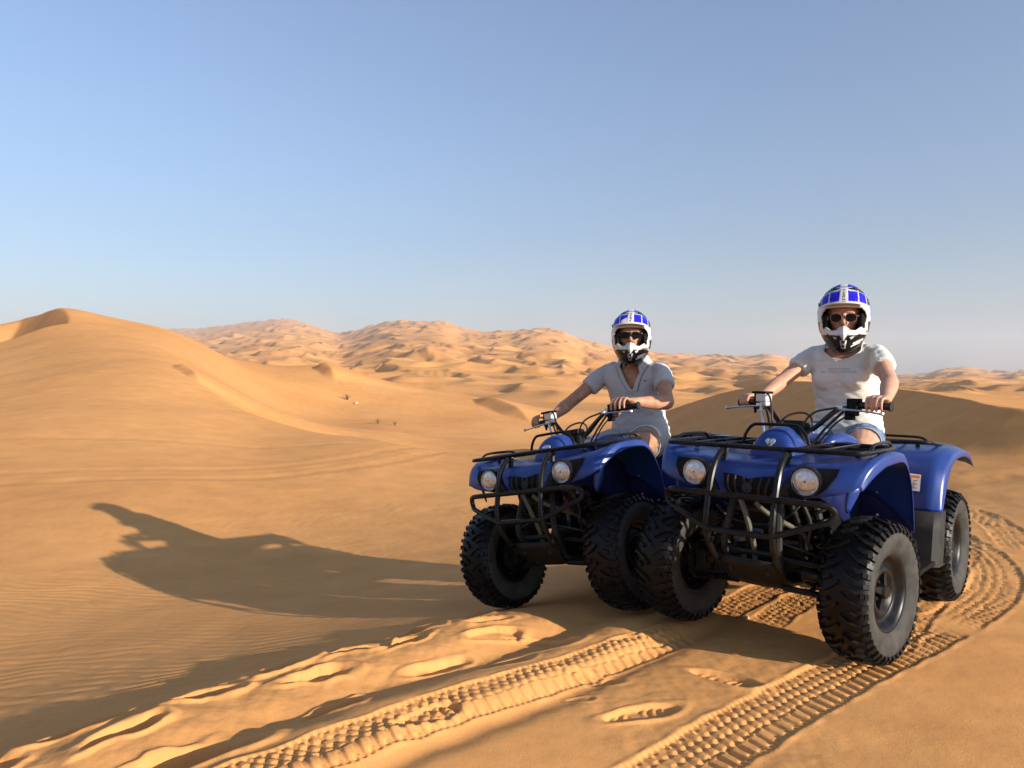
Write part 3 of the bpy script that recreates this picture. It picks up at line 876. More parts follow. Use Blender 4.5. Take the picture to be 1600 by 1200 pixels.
def build_quad(label, loc, rot, steer, bar_angle, emblem):
    q = empty('quad_bike', loc, rot)
    q['label'] = label; q['category'] = 'quad bike'; q['group'] = 'two blue quad bikes side by side'
    # ---- front fender with the flared arches
    G = [[(FF[i][j][0], FF_Y[j] * FF_S[i], FF[i][j][1]) for j in range(8)] for i in range(10)]
    full = [[(p[0], -p[1], p[2]) for p in row[:0:-1]] + row for row in G]
    ffo = part('front_fender', MB().grid(full), 'blue_plastic', q, sub=2, solid=.004)
    crease_cols(ffo, 15, (1, 13), .85)
    crease_cols(ffo, 15, (2, 12), .6)
    crease_cols(ffo, 15, (4, 10), .5)
    crease_rows(ffo, 15, (3,), .5)
    for s in (1, -1):
        # headlight bezel, tray and lamp
        poly = [(.128,.676),(.150,.728),(.186,.786),(.275,.797),(.352,.800),(.345,.765),(.318,.722),(.282,.694),(.215,.676)]
        cy, cz = .235, .742
        rings = []
        for k, dx in ((1.0, -.006), (1.0, .008), (.95, .010), (.90, .006), (.55, .006)):
            rings.append([(ff_x(y, z) * (1) + dx if k > .9 else ff_x(cy + (y - cy) * k, cz + (z - cz) * k) + dx, s * (cy + (y - cy) * k), cz + (z - cz) * k) for y, z in poly])
        bz = part('headlight_bezel', MB().rings(rings, cap0=False), 'black_plastic', ffo)
        tr = [(.132,.680),(.152,.728),(.184,.782),(.205,.784),(.178,.735),(.172,.682)]
        part('bezel_trim', MB().prism([(ff_x(y, z) + .0045, s * y, z) for y, z in tr], (.004, 0, 0)), 'grey_plastic', ffo, smooth=False)
        hx = .866
        hl = part('headlight', MB().lathe([(-.045, .020), (-.03, .040), (-.008, .052), (.004, .0575), (.010, .0575), (.012, .0535), (.002, .0515), (-.012, .046), (-.030, .030), (-.036, .012), (-.036, .001)], 32, 'x', (hx, s * .239, .745)), 'reflector', q)
        part('headlight_ring', MB().lathe([(.002, .0520), (.013, .0545), (.014, .0600), (.002, .0620), (-.02, .0600)], 32, 'x', (hx, s * .239, .745), closed=True), 'black_steel', hl)
        part('lens', MB().lathe([(.004, .0515), (.0085, .047), (.012, .038), (.0145, .022), (.0155, .004), (.0115, .004), (.0105, .022), (.008, .037), (.004, .046), (.000, .0505)], 32, 'x', (hx, s * .239, .745), closed=True), 'silvered_lens', hl)
        part('bulb_shield', MB().lathe([(-.03, .012), (-.004, .012), (.0, .008), (.001, .001)], 14, 'x', (hx, s * .239, .745)), 'dull_steel', hl)
        # inner wall of the wheel well
        part('inner_fender', MB().grid([[(x, s * y, z) for x, y, z in row] for row in (
            ((.80,.20,.665),(.66,.22,.66),(.50,.23,.60),(.36,.24,.50),(.29,.26,.42)),
            ((.80,.20,.72),(.66,.22,.72),(.50,.23,.70),(.36,.24,.62),(.27,.26,.52)),
            ((.80,.21,.80),(.66,.24,.80),(.50,.25,.80),(.36,.26,.78),(.27,.27,.70)))]), 'inner_blue_plastic', q, solid=.004)
        # rear wall of the wheel well, with a fold, and its stud
        part('wheel_well_panel', MB().grid([[(x, s * y, z) for x, y, z in row] for row in (
            ((.262,.20,.40),(.262,.30,.40),(.276,.33,.40),(.276,.44,.42),(.285,.482,.44)),
            ((.268,.20,.58),(.268,.30,.58),(.282,.33,.58),(.282,.44,.58),(.292,.486,.58)),
            ((.282,.20,.72),(.282,.30,.72),(.296,.33,.71),(.296,.44,.69),(.304,.484,.66)))]), 'inner_blue_plastic', q, solid=.004)
        for yy, zz in ((.345,.66),(.345,.56),(.44,.52)):
            part('rivet', MB().lathe([(.296, .006), (.304, .006), (.307, .003), (.307, .0005)], 8, 'x', (-.01, s * yy, zz)), 'silver_paint', q)
        # small hook below the beak of the fender
        part('fender_stay', MB().grid([[(.792, s * .372, .73), (.772, s * .40, .735), (.752, s * .42, .74)], [(.792, s * .366, .67), (.772, s * .392, .66), (.748, s * .40, .69)], [(.782, s * .36, .63), (.770, s * .372, .615), (.752, s * .38, .65)]]), 'blue_plastic', q, solid=.006, sub=1)
        # mud flap
        part('mud_flap', MB().grid([[(.262, s * .36, .45), (.268, s * .43, .46), (.272, s * .497, .47)], [(.245, s * .37, .37), (.25, s * .43, .37), (.255, s * .503, .37)], [(.218, s * .38, .275), (.222, s * .43, .272), (.226, s * .508, .275)]]), 'black_plastic', q, solid=.005)
        # foot well: board and grey guard under the rear fender
        part('foot_board', MB().box((.06, s * .385, .300), (.44, .21, .02)), 'black_plastic', q, bevel=.006)
        fb = [[(-.105, .285, z), (-.095, .40, z), (-.10, .475, z), (-.125, .500, z), (-.20, .506, z)] for z in (.292, .36, .45, .535)]
        fb = [[(x - .05 * (z - .29) / .245, s * y, z) for x, y, z in row] for row in fb]
        lip = [[(x - .05 * 0 + (.012 if i < 4 else 0), s * (abs(y) + (.008 if i > 1 else 0)), .287) for i, (x, y, z) in enumerate(fb[0])]]
        part('foot_guard', MB().grid(lip + fb), 'grey_plastic', q, solid=.006, autosmooth=28)
        # rear fender half
        RY = [.13, .24, .36, .455, .498, .505]
        RF = [[(-.165,.530)]*4 + [(-.185,.525),(-.20,.525)],
              [(-.185,.62)]*4 + [(-.215,.615),(-.25,.605)],
              [(-.225,.72)]*4 + [(-.262,.708),(-.30,.690)],
              [(-.30,.79),(-.30,.792),(-.30,.795),(-.31,.79),(-.345,.772),(-.375,.745)],
              [(-.42,.815),(-.42,.818),(-.42,.822),(-.43,.818),(-.455,.800),(-.475,.770)],
              [(-.60,.825),(-.60,.828),(-.60,.832),(-.61,.828),(-.625,.808),(-.63,.776)],
              [(-.78,.820),(-.78,.822),(-.78,.822),(-.78,.815),(-.775,.795),(-.775,.762)],
              [(-.92,.790),(-.92,.790),(-.915,.785),(-.90,.775),(-.88,.757),(-.87,.728)],
              [(-.985,.74),(-.985,.74),(-.975,.735),(-.955,.722),(-.93,.705),(-.915,.690)]]
        RGf = [[(RF[i][j][0], s * RY[j] * (1 if i > 1 else .995), RF[i][j][1]) for j in range(6)] for i in range(9)]
        rf = part('rear_fender', MB().grid(RGf, flip=s < 0), 'blue_plastic', q, sub=2, solid=.004)
        crease_cols(rf, 6, (3, 4), .5)
        # warning label
        L0 = [(-.196, .395), (-.196, .470)]
        lab = MB().grid([[(-.180, s * .345, .628), (-.182, s * .408, .625)], [(-.199, s * .345, .708), (-.209, s * .408, .703)]])
        for v in range(len(lab.v)): lab.v[v] = (lab.v[v][0] + .014, lab.v[v][1], lab.v[v][2])
        lb = part('warning_label', lab, 'white_label', q, smooth=False, solid=.001)
        def lrow(z0, z1, y0, y1, mm, dx):
            g = MB()
            def X(z, y): return -.180 + .014 - (.021 + .10 * (y - .345)) * (z - .628) / .08 + dx
            g.add([(X(z0, y0), s * y0, z0), (X(z0, y1), s * y1, z0), (X(z1, y1), s * y1, z1), (X(z1, y0), s * y0, z1)], [(0, 1, 2, 3)])
            part('label_line', g, mm, lb, smooth=False, solid=.0006)
        lrow(.686, .700, .349, .404, 'label_orange', .0035)
        for k in range(5):
            lrow(.638 + k * .009, .642 + k * .009, .351, .395 - .01 * (k % 2), 'label_ink', .0035)
        # suspension: two arms, shock with spring, tie rod, brake disc, knuckle
        for z0, z1, nm in ((.275, .245, 'lower_arm'), (.395, .365, 'upper_arm')):
            part(nm, MB().tube([(.73, s * .10, z0), (.64, s * .33, z1)], .014, 8).tube([(.52, s * .10, z0), (.62, s * .33, z1)], .014, 8).tube([(.70, s * .19, z0 - .01), (.56, s * .19, z0 - .01)], .010, 6), 'black_steel', q)
        sh = part('shock_absorber', MB().tube([(.58, s * .155, .70), (.60, s * .20, .55)], .020, 10).tube([(.60, s * .20, .55), (.63, s * .27, .33)], .011, 8).tube([(.615, s * .235, .44), (.632, s * .275, .31)], .024, 10), 'dull_steel', q)
        a, b = Vector((.582, s * .16, .685)), Vector((.622, s * .252, .385))
        ax = (b - a).normalized(); n1 = ax.cross(Vector((1, 0, 0))).normalized(); n2 = ax.cross(n1)
        coil = [a + (b - a) * (t / 80) + (n1 * math.cos(t * .62) + n2 * math.sin(t * .62)) * .036 for t in range(81)]
        part('spring', MB().tube([tuple(p) for p in coil], .0062, 6), 'black_steel', sh)
        part('tie_rod', MB().tube([(.52, s * .05, .36), (.50, s * .16, .345), (.535, s * .31, .33)], .0085, 8, smooth=3), 'frame_paint', q)
        part('steering_knuckle', MB().box((.6165, s * .325, .305), (.06, .05, .16)).tube([(.60, s * .33, .33), (.53, s * .315, .33)], .014, 8), 'dull_steel', q, bevel=.006)
        disc = MB()
        ring = [(.075 + .025 * (1 if k in (1, 2) else 0), .33 + (.003 if k < 2 else -.003)) for k in range(4)]
        disc.lathe([(-.002, .050), (-.002, .088), (.002, .088), (.002, .050)], 28, 'y', closed=True)
        for k in range(6):
            aa = k * math.pi / 3
            disc.tube([(.02 * math.cos(aa), 0, .02 * math.sin(aa)), (.055 * math.cos(aa), 0, .055 * math.sin(aa))], .006, 6)
        dd = part('brake_disc', disc, 'dull_steel', q)
        dd.location = (.6165, s * .345, .305); dd.rotation_euler = (0, 0, steer)
        part('brake_caliper', MB().box((.56, s * .345, .365), (.06, .04, .045)).tube([(.555, s * .34, .39), (.58, s * .28, .45), (.60, s * .20, .56), (.60, s * .12, .68)], .006, 6, smooth=4), 'black_plastic', q, bevel=.004)
        # drive boot
        part('drive_shaft', MB().tube([(.60, s * .10, .325), (.615, s * .33, .305)], .013, 8).tube([(.602, s * .145, .322), (.605, s * .165, .320), (.607, s * .185, .319), (.61, s * .205, .317), (.611, s * .225, .315)], [.036, .030, .032, .024, .022], 12), 'cable_rubber', q)
        part('rear_axle', MB().tube([(-.6165, s * .05, .30), (-.6165, s * .32, .30)], .035, 10), 'dull_steel', q)
    # ---- hood cowl with its badge, tank cover
    def sect(x, hw, zt, hb, zb, n=9, pw=2.6):
        out = []
        for k in range(n):
            t = math.pi * k / (n - 1)
            c = math.cos(t); sgn = math.copysign(abs(c) ** (2 / pw), c)
            sn = abs(math.sin(t)) ** (2 / pw)
            out.append((x, (hb + (hw - hb) * sn) * sgn, zb + (zt - zb) * sn))
        return out
    cw = [sect(.652,.066,.820,.090,.805,9,3.4), sect(.646,.076,.846,.100,.805,9,3.4), sect(.632,.078,.886,.108,.805,9,3.4), sect(.606,.076,.926,.112,.805,9,3.4), sect(.560,.070,.946,.115,.805,9,3.2), sect(.500,.064,.950,.118,.805,9,3), sect(.440,.058,.925,.115,.805,9,3), sect(.385,.045,.87,.110,.805)]
    cowl = part('front_cowl', MB().rings(cw, closed_ring=False).add([p for p in cw[0]], [tuple(range(9))]), 'blue_plastic', q, sub=1)
    cowl.modifiers['subsurf'].levels = cowl.modifiers['subsurf'].render_levels = 2
    tk = [sect(.42,.075,.872,.15,.80), sect(.36,.10,.878,.175,.77), sect(.28,.125,.888,.19,.74), sect(.18,.145,.905,.195,.70), sect(.08,.145,.900,.185,.68), sect(-.02,.125,.870,.165,.67), sect(-.10,.11,.825,.15,.66)]
    part('tank_cover', MB().rings(tk, closed_ring=False), 'blue_plastic', q, sub=2)
    for s in (1, -1):
        part('tank_side_panel', MB().tube([(.37, s * .125, .842), (.31, s * .150, .875), (.22, s * .170, .880), (.13, s * .185, .850), (.06, s * .195, .790), (.03, s * .195, .72)], [.020, .028, .032, .034, .034, .028], 10, smooth=3), 'blue_plastic', q)
    def ex(y, z):
        # nose of the cowl, for the badge
        return .640 - max(0, z - .875) * .55 - max(0, z - .855) * .25 + .006
    if emblem == 'heart':
        heart = []
        for k in range(28):
            t = 2 * math.pi * k / 28
            yy = 16 * math.sin(t) ** 3; zz = 13 * math.cos(t) - 5 * math.cos(2 * t) - 2 * math.cos(3 * t) - math.cos(4 * t)
            heart.append((yy / 17 * .023, .876 + zz / 17 * .022))
        e = part('emblem', MB().prism([(ex(y, z), y, z) for y, z in heart], (.006, 0, .002)), 'silver_paint', cowl, smooth=False)
        inner = [(y * .78, .876 + (z - .876) * .74) for y, z in heart]
        part('emblem_inlay', MB().prism([(ex(y, z) + .0055, y, z) for y, z in inner], (.0016, 0, .0005)), 'label_ink', cowl, smooth=False)
        for yc in (-.0075, .0075):
            part('emblem_line', MB().prism([(ex(0, .876 + dz) + .0068, yc + dy, .876 + dz) for dy, dz in ((-.0035, .007), (.0035, .007), (.005, 0), (.002, -.010), (-.002, -.010), (-.005, 0))], (.0015, 0, .0005)), 'silver_paint', cowl, smooth=False)
    else:
        rr = []
        for k in range(24):
            t = 2 * math.pi * k / 24
            c, sn = math.cos(t), math.sin(t)
            rr.append((.024 * math.copysign(abs(c) ** .6, c), .874 + .0165 * math.copysign(abs(sn) ** .6, sn)))
        part('emblem', MB().prism([(ex(y, z), y, z) for y, z in rr], (.006, 0, .002)), 'silver_paint', cowl, smooth=False)
        part('emblem_inlay', MB().prism([(ex(y, z) + .0055, y * .8, .874 + (z - .874) * .72) for y, z in rr], (.0016, 0, .0005)), 'label_ink', cowl, smooth=False)
        for yc in (-.010, 0, .010):
            part('emblem_line', MB().prism([(ex(0, .874 + dz) + .0068, yc + dy, .874 + dz) for dy, dz in ((-.0028, .006), (.0028, .006), (.0028, -.006), (-.0028, -.006))], (.0015, 0, .0005)), 'silver_paint', cowl, smooth=False)
    # ---- grille
    gp = [(-.112,.752),(-.06,.748),(0,.735),(.06,.748),(.112,.752),(.104,.70),(.090,.662),(0,.655),(-.090,.662),(-.104,.70)]
    gr = part('front_grille', MB().prism([(ff_x(y, z) - .006, y, z) for y, z in gp], (.012, 0, 0)), 'black_plastic', q, smooth=False)
    for y in (-.082, -.052, .052, .082):
        part('grille_bar', MB().tube([(ff_x(y, .748) + .007, y * 1.12, .748 - .004), (ff_x(y, .70) + .012, y, .70), (ff_x(y, .66) + .007, y * .9, .662)], .0055, 6, smooth=3), 'grey_plastic', gr)
    part('grille_badge', MB().lathe([(0, .022), (.006, .022), (.008, .016), (.008, .001)], 16, 'x', (ff_x(0, .70) + .005, 0, .698)).tube([(ff_x(0, .735) + .006, -.02, .738), (ff_x(0, .70) + .012, 0, .69), (ff_x(0, .67) + .008, .0, .665)], .006, 6).tube([(ff_x(0, .735) + .006, .02, .738), (ff_x(0, .70) + .012, 0, .69)], .006, 6), 'grey_plastic', gr)
    # ---- racks
    def loopz(pts, r, closed=True, smooth=0): return MB().tube(pts, r, 8, closed=closed, smooth=smooth)
    def rounded(x0, x1, y0, y1, z, rad=.05):
        out = []
        for (cx, cy, a0) in ((x1 - rad, y1 - rad, 0), (x0 + rad, y1 - rad, 90), (x0 + rad, y0 + rad, 180), (x1 - rad, y0 + rad, 270)):
            for k in range(6):
                a = R(a0 + 90 * k / 5)
                out.append((cx + rad * math.cos(a), cy + rad * math.sin(a), z))
        return out
    fr = part('front_rack', loopz(rounded(.33, .80, -.43, .43, .862, .06), .0105), 'black_steel', q)
    for y in (-.28, -.17, .17, .28):
        part('rack_bar', MB().tube([(.335, y, .866), (.795, y, .866)], .0075, 6), 'black_steel', fr)
    for x in (.66, .50):
        for s in (1, -1):
            part('rack_bar', MB().tube([(x, s * .14, .858), (x, s * .425, .858)], .0075, 6), 'black_steel', fr)
    part('rack_hoop', MB().tube([(.585, -.150, .865), (.585, -.135, .910), (.585, -.105, .946), (.585, -.06, .952), (.585, .06, .952), (.585, .105, .946), (.585, .135, .910), (.585, .150, .865)], .0075, 8, smooth=4), 'black_steel', fr)
    for s in (1, -1):
        part('rack_side_rail', MB().tube([(.70, s * .428, .862), (.66, s * .428, .885), (.60, s * .426, .892), (.46, s * .424, .892), (.41, s * .423, .885), (.37, s * .423, .862)], .007, 8, smooth=3), 'black_steel', fr)
        part('rack_stay', MB().tube([(.78, s * .14, .86), (.79, s * .14, .83), (.80, s * .14, .80)], .014, 8), 'black_steel', fr)
        part('rack_stay', MB().tube([(.62, s * .36, .858), (.62, s * .36, .815)], .010, 6), 'black_steel', fr)
    def rz(x): return .800 + (x + .97) * .085
    rr = part('rear_rack', MB().tube([(x, y, rz(x)) for x, y, z in rounded(-.97, -.40, -.40, .40, 0, .06)], .0105, 8, closed=True), 'black_steel', q)
    for y in (-.24, -.08, .08, .24):
        part('rack_bar', MB().tube([(-.965, y, rz(-.965) + .004), (-.405, y, rz(-.405) + .004)], .0075, 6), 'black_steel', rr)
    for x in (-.60, -.78):
        part('rack_bar', MB().tube([(x, -.395, rz(x) - .004), (x, .395, rz(x) - .004)], .0075, 6), 'black_steel', rr)
    part('rack_hoop', MB().tube([(-.94, -.27, rz(-.94)), (-.95, -.26, rz(-.94) + .025), (-.95, -.23, .842), (-.95, -.16, .846), (-.95, .16, .846), (-.95, .23, .842), (-.95, .26, rz(-.94) + .025), (-.94, .27, rz(-.94))], .0075, 8, smooth=3), 'black_steel', rr)
    for s in (1, -1):
        for x in (-.46, -.90):
            part('rack_stay', MB().tube([(x, s * .33, rz(x)), (x, s * .33, rz(x) - .06)], .011, 6), 'black_steel', rr)
    # ---- bumper
    lp = [(.930,-.29,.668),(.935,-.14,.668),(.935,.14,.668),(.930,.29,.668),(.915,.335,.664),(.898,.358,.645),(.895,.358,.622),(.905,.340,.600),(.925,.28,.578),(.955,.150,.530),(.960,.10,.524),(.960,-.10,.524),(.955,-.150,.530),(.925,-.28,.578),(.905,-.340,.600),(.895,-.358,.622),(.898,-.358,.645),(.915,-.335,.664)]
    bu = part('front_bumper', MB().tube(lp, .0128, 10, closed=True, smooth=3), 'black_steel', q)
    for s in (1, -1):
        part('bumper_upright', MB().tube([(.800, s * .14, .845), (.835, s * .14, .832), (.880, s * .141, .790), (.912, s * .142, .730), (.932, s * .142, .665), (.950, s * .142, .600), (.955, s * .142, .530), (.930, s * .139, .46), (.880, s * .135, .395), (.850, s * .132, .375)], .0138, 10, smooth=3), 'black_steel', bu)
    # ---- skid plate
    sk = MB().grid([[(.872,-.150,.402),(.872,-.05,.404),(.872,.05,.404),(.872,.150,.402)], [(.866,-.148,.378),(.868,-.05,.376),(.868,.05,.376),(.866,.148,.378)], [(.79,-.118,.300),(.795,-.04,.296),(.795,.04,.296),(.79,.118,.300)], [(.72,-.105,.266),(.72,-.04,.262),(.72,.04,.262),(.72,.105,.266)], [(.2,-.12,.25),(.2,-.04,.245),(.2,.04,.245),(.2,.12,.25)], [(-.5,-.12,.26),(-.5,-.04,.255),(-.5,.04,.255),(-.5,.12,.26)]])
    skp = part('skid_plate', sk, 'dull_steel', q, solid=.005, autosmooth=20)
    for y in (-.08, .08):
        part('bolt', MB().lathe([(0, .012), (.005, .011), (.006, .001)], 10, 'x', (.842, y, .348)), 'dull_steel', skp)
    # ---- frame, engine, hoses
    fm = MB()
    for s in (1, -1):
        fm.tube([(.80, s * .115, .40), (.83, s * .118, .46), (.80, s * .105, .58), (.74, s * .085, .70), (.62, s * .08, .76), (.20, s * .10, .66), (-.5, s * .12, .62), (-.85, s * .13, .72)], .0155, 8, smooth=4)
        fm.tube([(.80, s * .11, .40), (.70, s * .11, .29), (.2, s * .12, .27), (-.55, s * .12, .29), (-.70, s * .12, .55)], .0155, 8, smooth=4)
        fm.tube([(.72, s * .10, .68), (.60, s * .12, .50), (.56, s * .12, .30)], .013, 8, smooth=3)
    fm.tube([(.78, -.105, .60), (.78, .105, .60)], .012, 8).tube([(.80, -.115, .42), (.80, .115, .42)], .012, 8)
    part('frame', fm, 'frame_paint', q)
    en = MB().box((.02, 0, .44), (.44, .26, .30)).box((.04, 0, .62), (.24, .20, .12)).box((-.10, .17, .40), (.30, .10, .20)).box((.10, -.15, .38), (.26, .10, .18))
    en.box((.60, 0, .34), (.20, .14, .15)).box((.42, 0, .33), (.18, .12, .14)).tube([(.2, 0, .31), (-.62, 0, .30)], .035, 8)
    for k in range(6): en.box((.03, 0, .56 + k * .02), (.28, .23, .008))
    part('engine', en, 'black_plastic', q, bevel=.010)
    part('oil_cooler', MB().box((.70, 0, .565), (.035, .17, .12)).box((.735, .0, .645), (.10, .15, .03)), 'black_plastic', q, bevel=.004)
    part('front_hose', MB().tube([(.86, .03, .64), (.84, .07, .60), (.76, .12, .55), (.64, .14, .50), (.55, .15, .42)], .010, 8, smooth=4).tube([(.84, -.05, .655), (.85, -.02, .60), (.835, -.005, .53), (.80, 0, .45), (.78, 0, .36)], .0115, 8, smooth=4), 'beige_hose', q)
    part('wiring', MB().tube([(.80, -.17, .60), (.75, -.12, .54), (.74, .02, .53), (.72, .12, .58), (.66, .17, .66)], .006, 6, smooth=4).tube([(.76, -.15, .47), (.80, -.02, .50), (.76, .14, .46), (.68, .26, .41)], .0055, 6, smooth=4).tube([(.74, .18, .64), (.70, .20, .55), (.70, .19, .47)], .009, 6, smooth=3), 'cable_rubber', q)
    part('exhaust', MB().tube([(.16, -.06, .58), (.22, -.14, .52), (.10, -.20, .47), (-.30, -.21, .50), (-.50, -.20, .55)], .019, 8, smooth=4).tube([(-.48, -.20, .55), (-.52, -.20, .555), (-.84, -.19, .59), (-.87, -.19, .59)], [.03, .058, .058, .03], 14), 'dull_steel', q)
    # ---- seat
    st = [sect(.06,.085,.800,.12,.72), sect(.0,.115,.812,.14,.70), sect(-.12,.13,.812,.16,.69), sect(-.26,.145,.815,.175,.69), sect(-.40,.15,.832,.18,.70), sect(-.52,.15,.862,.18,.72), sect(-.62,.14,.868,.175,.74), sect(-.68,.12,.845,.165,.75)]
    part('seat', MB().rings(st, closed_ring=False).add(st[0], [tuple(range(9))]).add(st[-1], [tuple(range(9))]), 'seat_vinyl', q, sub=2)
    part('tail_light', MB().box((-.985, 0, .775), (.03, .16, .05)), 'red_lens', q, bevel=.008)
    # ---- handlebar
    hb = link('handlebar', MB().tube([(.04, 0, -.20), (0.0, 0, -.01)], .016, 8).tube([(-.083, -.405, .115), (-.055, -.25, .118), (-.045, -.215, .112), (-.025, -.165, .075), (-.008, -.095, .012), (0, -.06, 0), (0, .06, 0), (-.008, .095, .012), (-.025, .165, .075), (-.045, .215, .112), (-.055, .25, .118), (-.083, .405, .115)], .0115, 10, smooth=4).box((0, 0, .0), (.05, .11, .04)).mesh('handlebar', 'black_steel'), q, (.335, 0, .925), (0, 0, bar_angle))
    for s in (1, -1):
        gp_ = MB()
        A = Vector((-.058, s * .262, .118)); B = Vector((-.086, s * .412, .115))
        N = 22
        prof = [(0, .012), (0, .021), (.006, .021), (.007, .0165)] + [(.010 + .135 * k / 14, .0168 if k % 2 else .0155) for k in range(14)] + [(.147, .0165), (.149, .022), (.156, .022), (.157, .004)]
        dr = (B - A).normalized()
        up = Vector((0, 0, 1)); n1 = dr.cross(up).normalized(); n2 = n1.cross(dr)
        gp_.rings([[A + dr * a + (n1 * math.cos(t) + n2 * math.sin(t)) * r_ for t in (2 * math.pi * k / 12 for k in range(12))] for a, r_ in prof])
        part('grip', gp_, 'cable_rubber', hb)
        # lever and perch
        part('lever_perch', MB().tube([(-.045, s * .205, .112), (-.056, s * .245, .116)], .017, 10).box((-.02, s * .222, .105), (.05, .034, .022)), 'aluminium', hb, bevel=.003)
        part('lever', MB().tube([(.000, s * .215, .100), (.008, s * .25, .099), (.004, s * .31, .096), (-.006, s * .36, .092), (-.002, s * .405, .086), (.002, s * .425, .086)], [.008, .0085, .0075, .0065, .0065, .009], 8, smooth=4, flat=.65).lathe([(-.009, .001), (-.006, .007), (0, .009), (.006, .007), (.009, .001)], 8, 'z', (.003, s * .428, .086)), 'aluminium', hb)
    part('brake_reservoir', MB().box((-.022, -.212, .142), (.052, .060, .042)).box((-.02, -.205, .115), (.035, .04, .03)), 'silver_paint', hb, bevel=.005)
    part('reservoir_cap', MB().box((-.024, -.222, .168), (.060, .085, .012)).box((-.030, -.245, .135), (.045, .035, .055)), 'black_plastic', hb, bevel=.004)
    part('throttle_housing', MB().box((-.045, -.258, .112), (.055, .035, .055)).tube([(-.02, -.262, .10), (-.035, -.275, .075), (-.05, -.29, .07)], .008, 6, smooth=2), 'black_plastic', hb, bevel=.006)
    part('switch_housing', MB().box((-.052, .262, .122), (.050, .048, .052)).box((-.035, .262, .085), (.04, .05, .03)).box((-.030, .255, .062), (.03, .04, .02)), 'black_plastic', hb, bevel=.005)
    part('bar_clamp', MB().box((.02, .0, .025), (.035, .10, .03)).tube([(.03, .075, -.02), (.05, .085, .005), (.05, .10, .03)], .014, 8), 'dull_steel', hb, bevel=.004)
    part('key_switch', MB().lathe([(-.02, .03), (.02, .032), (.03, .028), (.03, .002)], 16, 'z', (.055, .065, -.03)), 'black_plastic', hb)
    part('speed_cable', MB().tube([(.0, .225, .10), (.03, .18, .06), (.05, .11, .00), (.07, .06, -.06)], .0058, 6, smooth=4).tube([(-.03, .225, .09), (-.02, .15, .02), (.0, .10, -.05), (.03, .08, -.10)], .0065, 6, smooth=4).tube([(-.03, .24, .07), (-.03, .18, .03), (-.02, .14, -.02), (.0, .10, -.08)], .0045, 6, smooth=4).tube([(.01, .215, .105), (.035, .13, .085), (.05, .085, .04), (.06, .07, -.05)], .0050, 6, smooth=4), 'cable_rubber', hb)
    part('throttle_cable', MB().tube([(-.03, -.215, .165), (.0, -.16, .150), (.03, -.12, .08), (.05, -.10, -.02), (.06, -.09, -.08)], .0048, 6, smooth=5).tube([(.04, -.105, -.02), (.0, -.06, .055), (-.04, .0, .075), (-.04, .05, .05), (-.01, .075, -.005)], .0050, 6, smooth=5), 'brake_hose_red', hb)
    part('brake_line', MB().tube([(-.005, -.215, .115), (.005, -.205, .08), (.015, -.185, .02), (.03, -.16, -.07)], .0065, 6, smooth=4), 'chrome', hb)
    part('brake_line', MB().tube([(-.02, -.20, .10), (.0, -.165, .04), (.02, -.13, -.04)], .005, 6, smooth=3), 'cable_rubber', hb)
    # ---- wheels
    spin = [.2, 1.1, .7, 2.0]
    build_wheel(q, (.6165, .412, .305), .205, 1, steer, spin[0])
    build_wheel(q, (.6165, -.412, .305), .205, -1, steer, spin[1])
    build_wheel(q, (-.6165, .385, .305), .245, 1, 0, spin[2])
    build_wheel(q, (-.6165, -.385, .305), .245, -1, 0, spin[3])
    return q

quad_near = build_quad('blue quad bike nearer the camera, heart-shaped badge, standing level on tyre tracks', (1.543, 3.775, -.012), (0, R(-1.2), R(-131.3)), R(-7.5), R(-17.5), 'heart')
quad_far = build_quad('blue quad bike farther back, tilting down towards the sandy bowl, rectangular badge', (.702, 4.511, -.095), (R(10.07), R(-.5), R(-128.4)), R(-3.5), R(-10), 'plate')

# ---------------------------------------------------------------- people
mat('skin_fair', (0.56, 0.30, 0.185), 0.50, spec=0.35, noise=(24, 0.16, 7, (0.64, 0.33, 0.21)), sss=0.12, bump=(220, 0.22, 0.001))
mat('skin_tanned', (0.47, 0.235, 0.130), 0.50, spec=0.35, noise=(30, 0.24, 8, (0.56, 0.28, 0.165)), sss=0.10, bump=(220, 0.28, 0.001))
mat('lip_skin', (0.42, 0.13, 0.10), 0.4, spec=0.4)
mat('cream_cotton', (0.70, 0.675, 0.60), 0.9, spec=0.15, noise=(10, 0.04, 4), bump=(900, 0.15, 0.0006))
mat('grey_pique', (0.48, 0.465, 0.455), 0.9, spec=0.15, noise=(120, 0.08, 3), bump=(800, 0.25, 0.0007))
mat('grey_canvas', (0.43, 0.40, 0.36), 0.9, spec=0.15, noise=(40, 0.07, 4), bump=(700, 0.25, 0.0006))
mat('white_lining', (0.74, 0.71, 0.66), 0.9, spec=0.1)
mat('blue_denim', (0.085, 0.135, 0.235), 0.9, spec=0.15, noise=(34, 0.30, 7, (0.20, 0.27, 0.38)), bump=(600, 0.3, 0.0007))
mat('denim_edge', (0.30, 0.36, 0.44), 0.9, spec=0.1, noise=(90, 0.25, 4))
mat('print_ink', (0.16, 0.14, 0.135), 0.8)
mat('dark_lens', (0.006, 0.006, 0.005), 0.14, spec=0.10)
mat('rose_wire', (0.30, 0.16, 0.12), 0.35, metal=0.6)
mat('dark_frame', (0.012, 0.012, 0.013), 0.3)
mat('helmet_lining', (0.012, 0.012, 0.013), 0.9, spec=0.1, bump=(120, 0.3, 0.002))
mat('helmet_white', (0.66, 0.64, 0.58), 0.28, spec=0.5, noise=(25, 0.06, 5), coat=0.2)
mat('helmet_grey', (0.34, 0.34, 0.34), 0.4, metal=0.2)
mat('helmet_black', (0.012, 0.012, 0.013), 0.3, spec=0.5)
mat('trainer_mesh', (0.20, 0.20, 0.21), 0.8)
mat('trainer_sole', (0.55, 0.54, 0.5), 0.7)
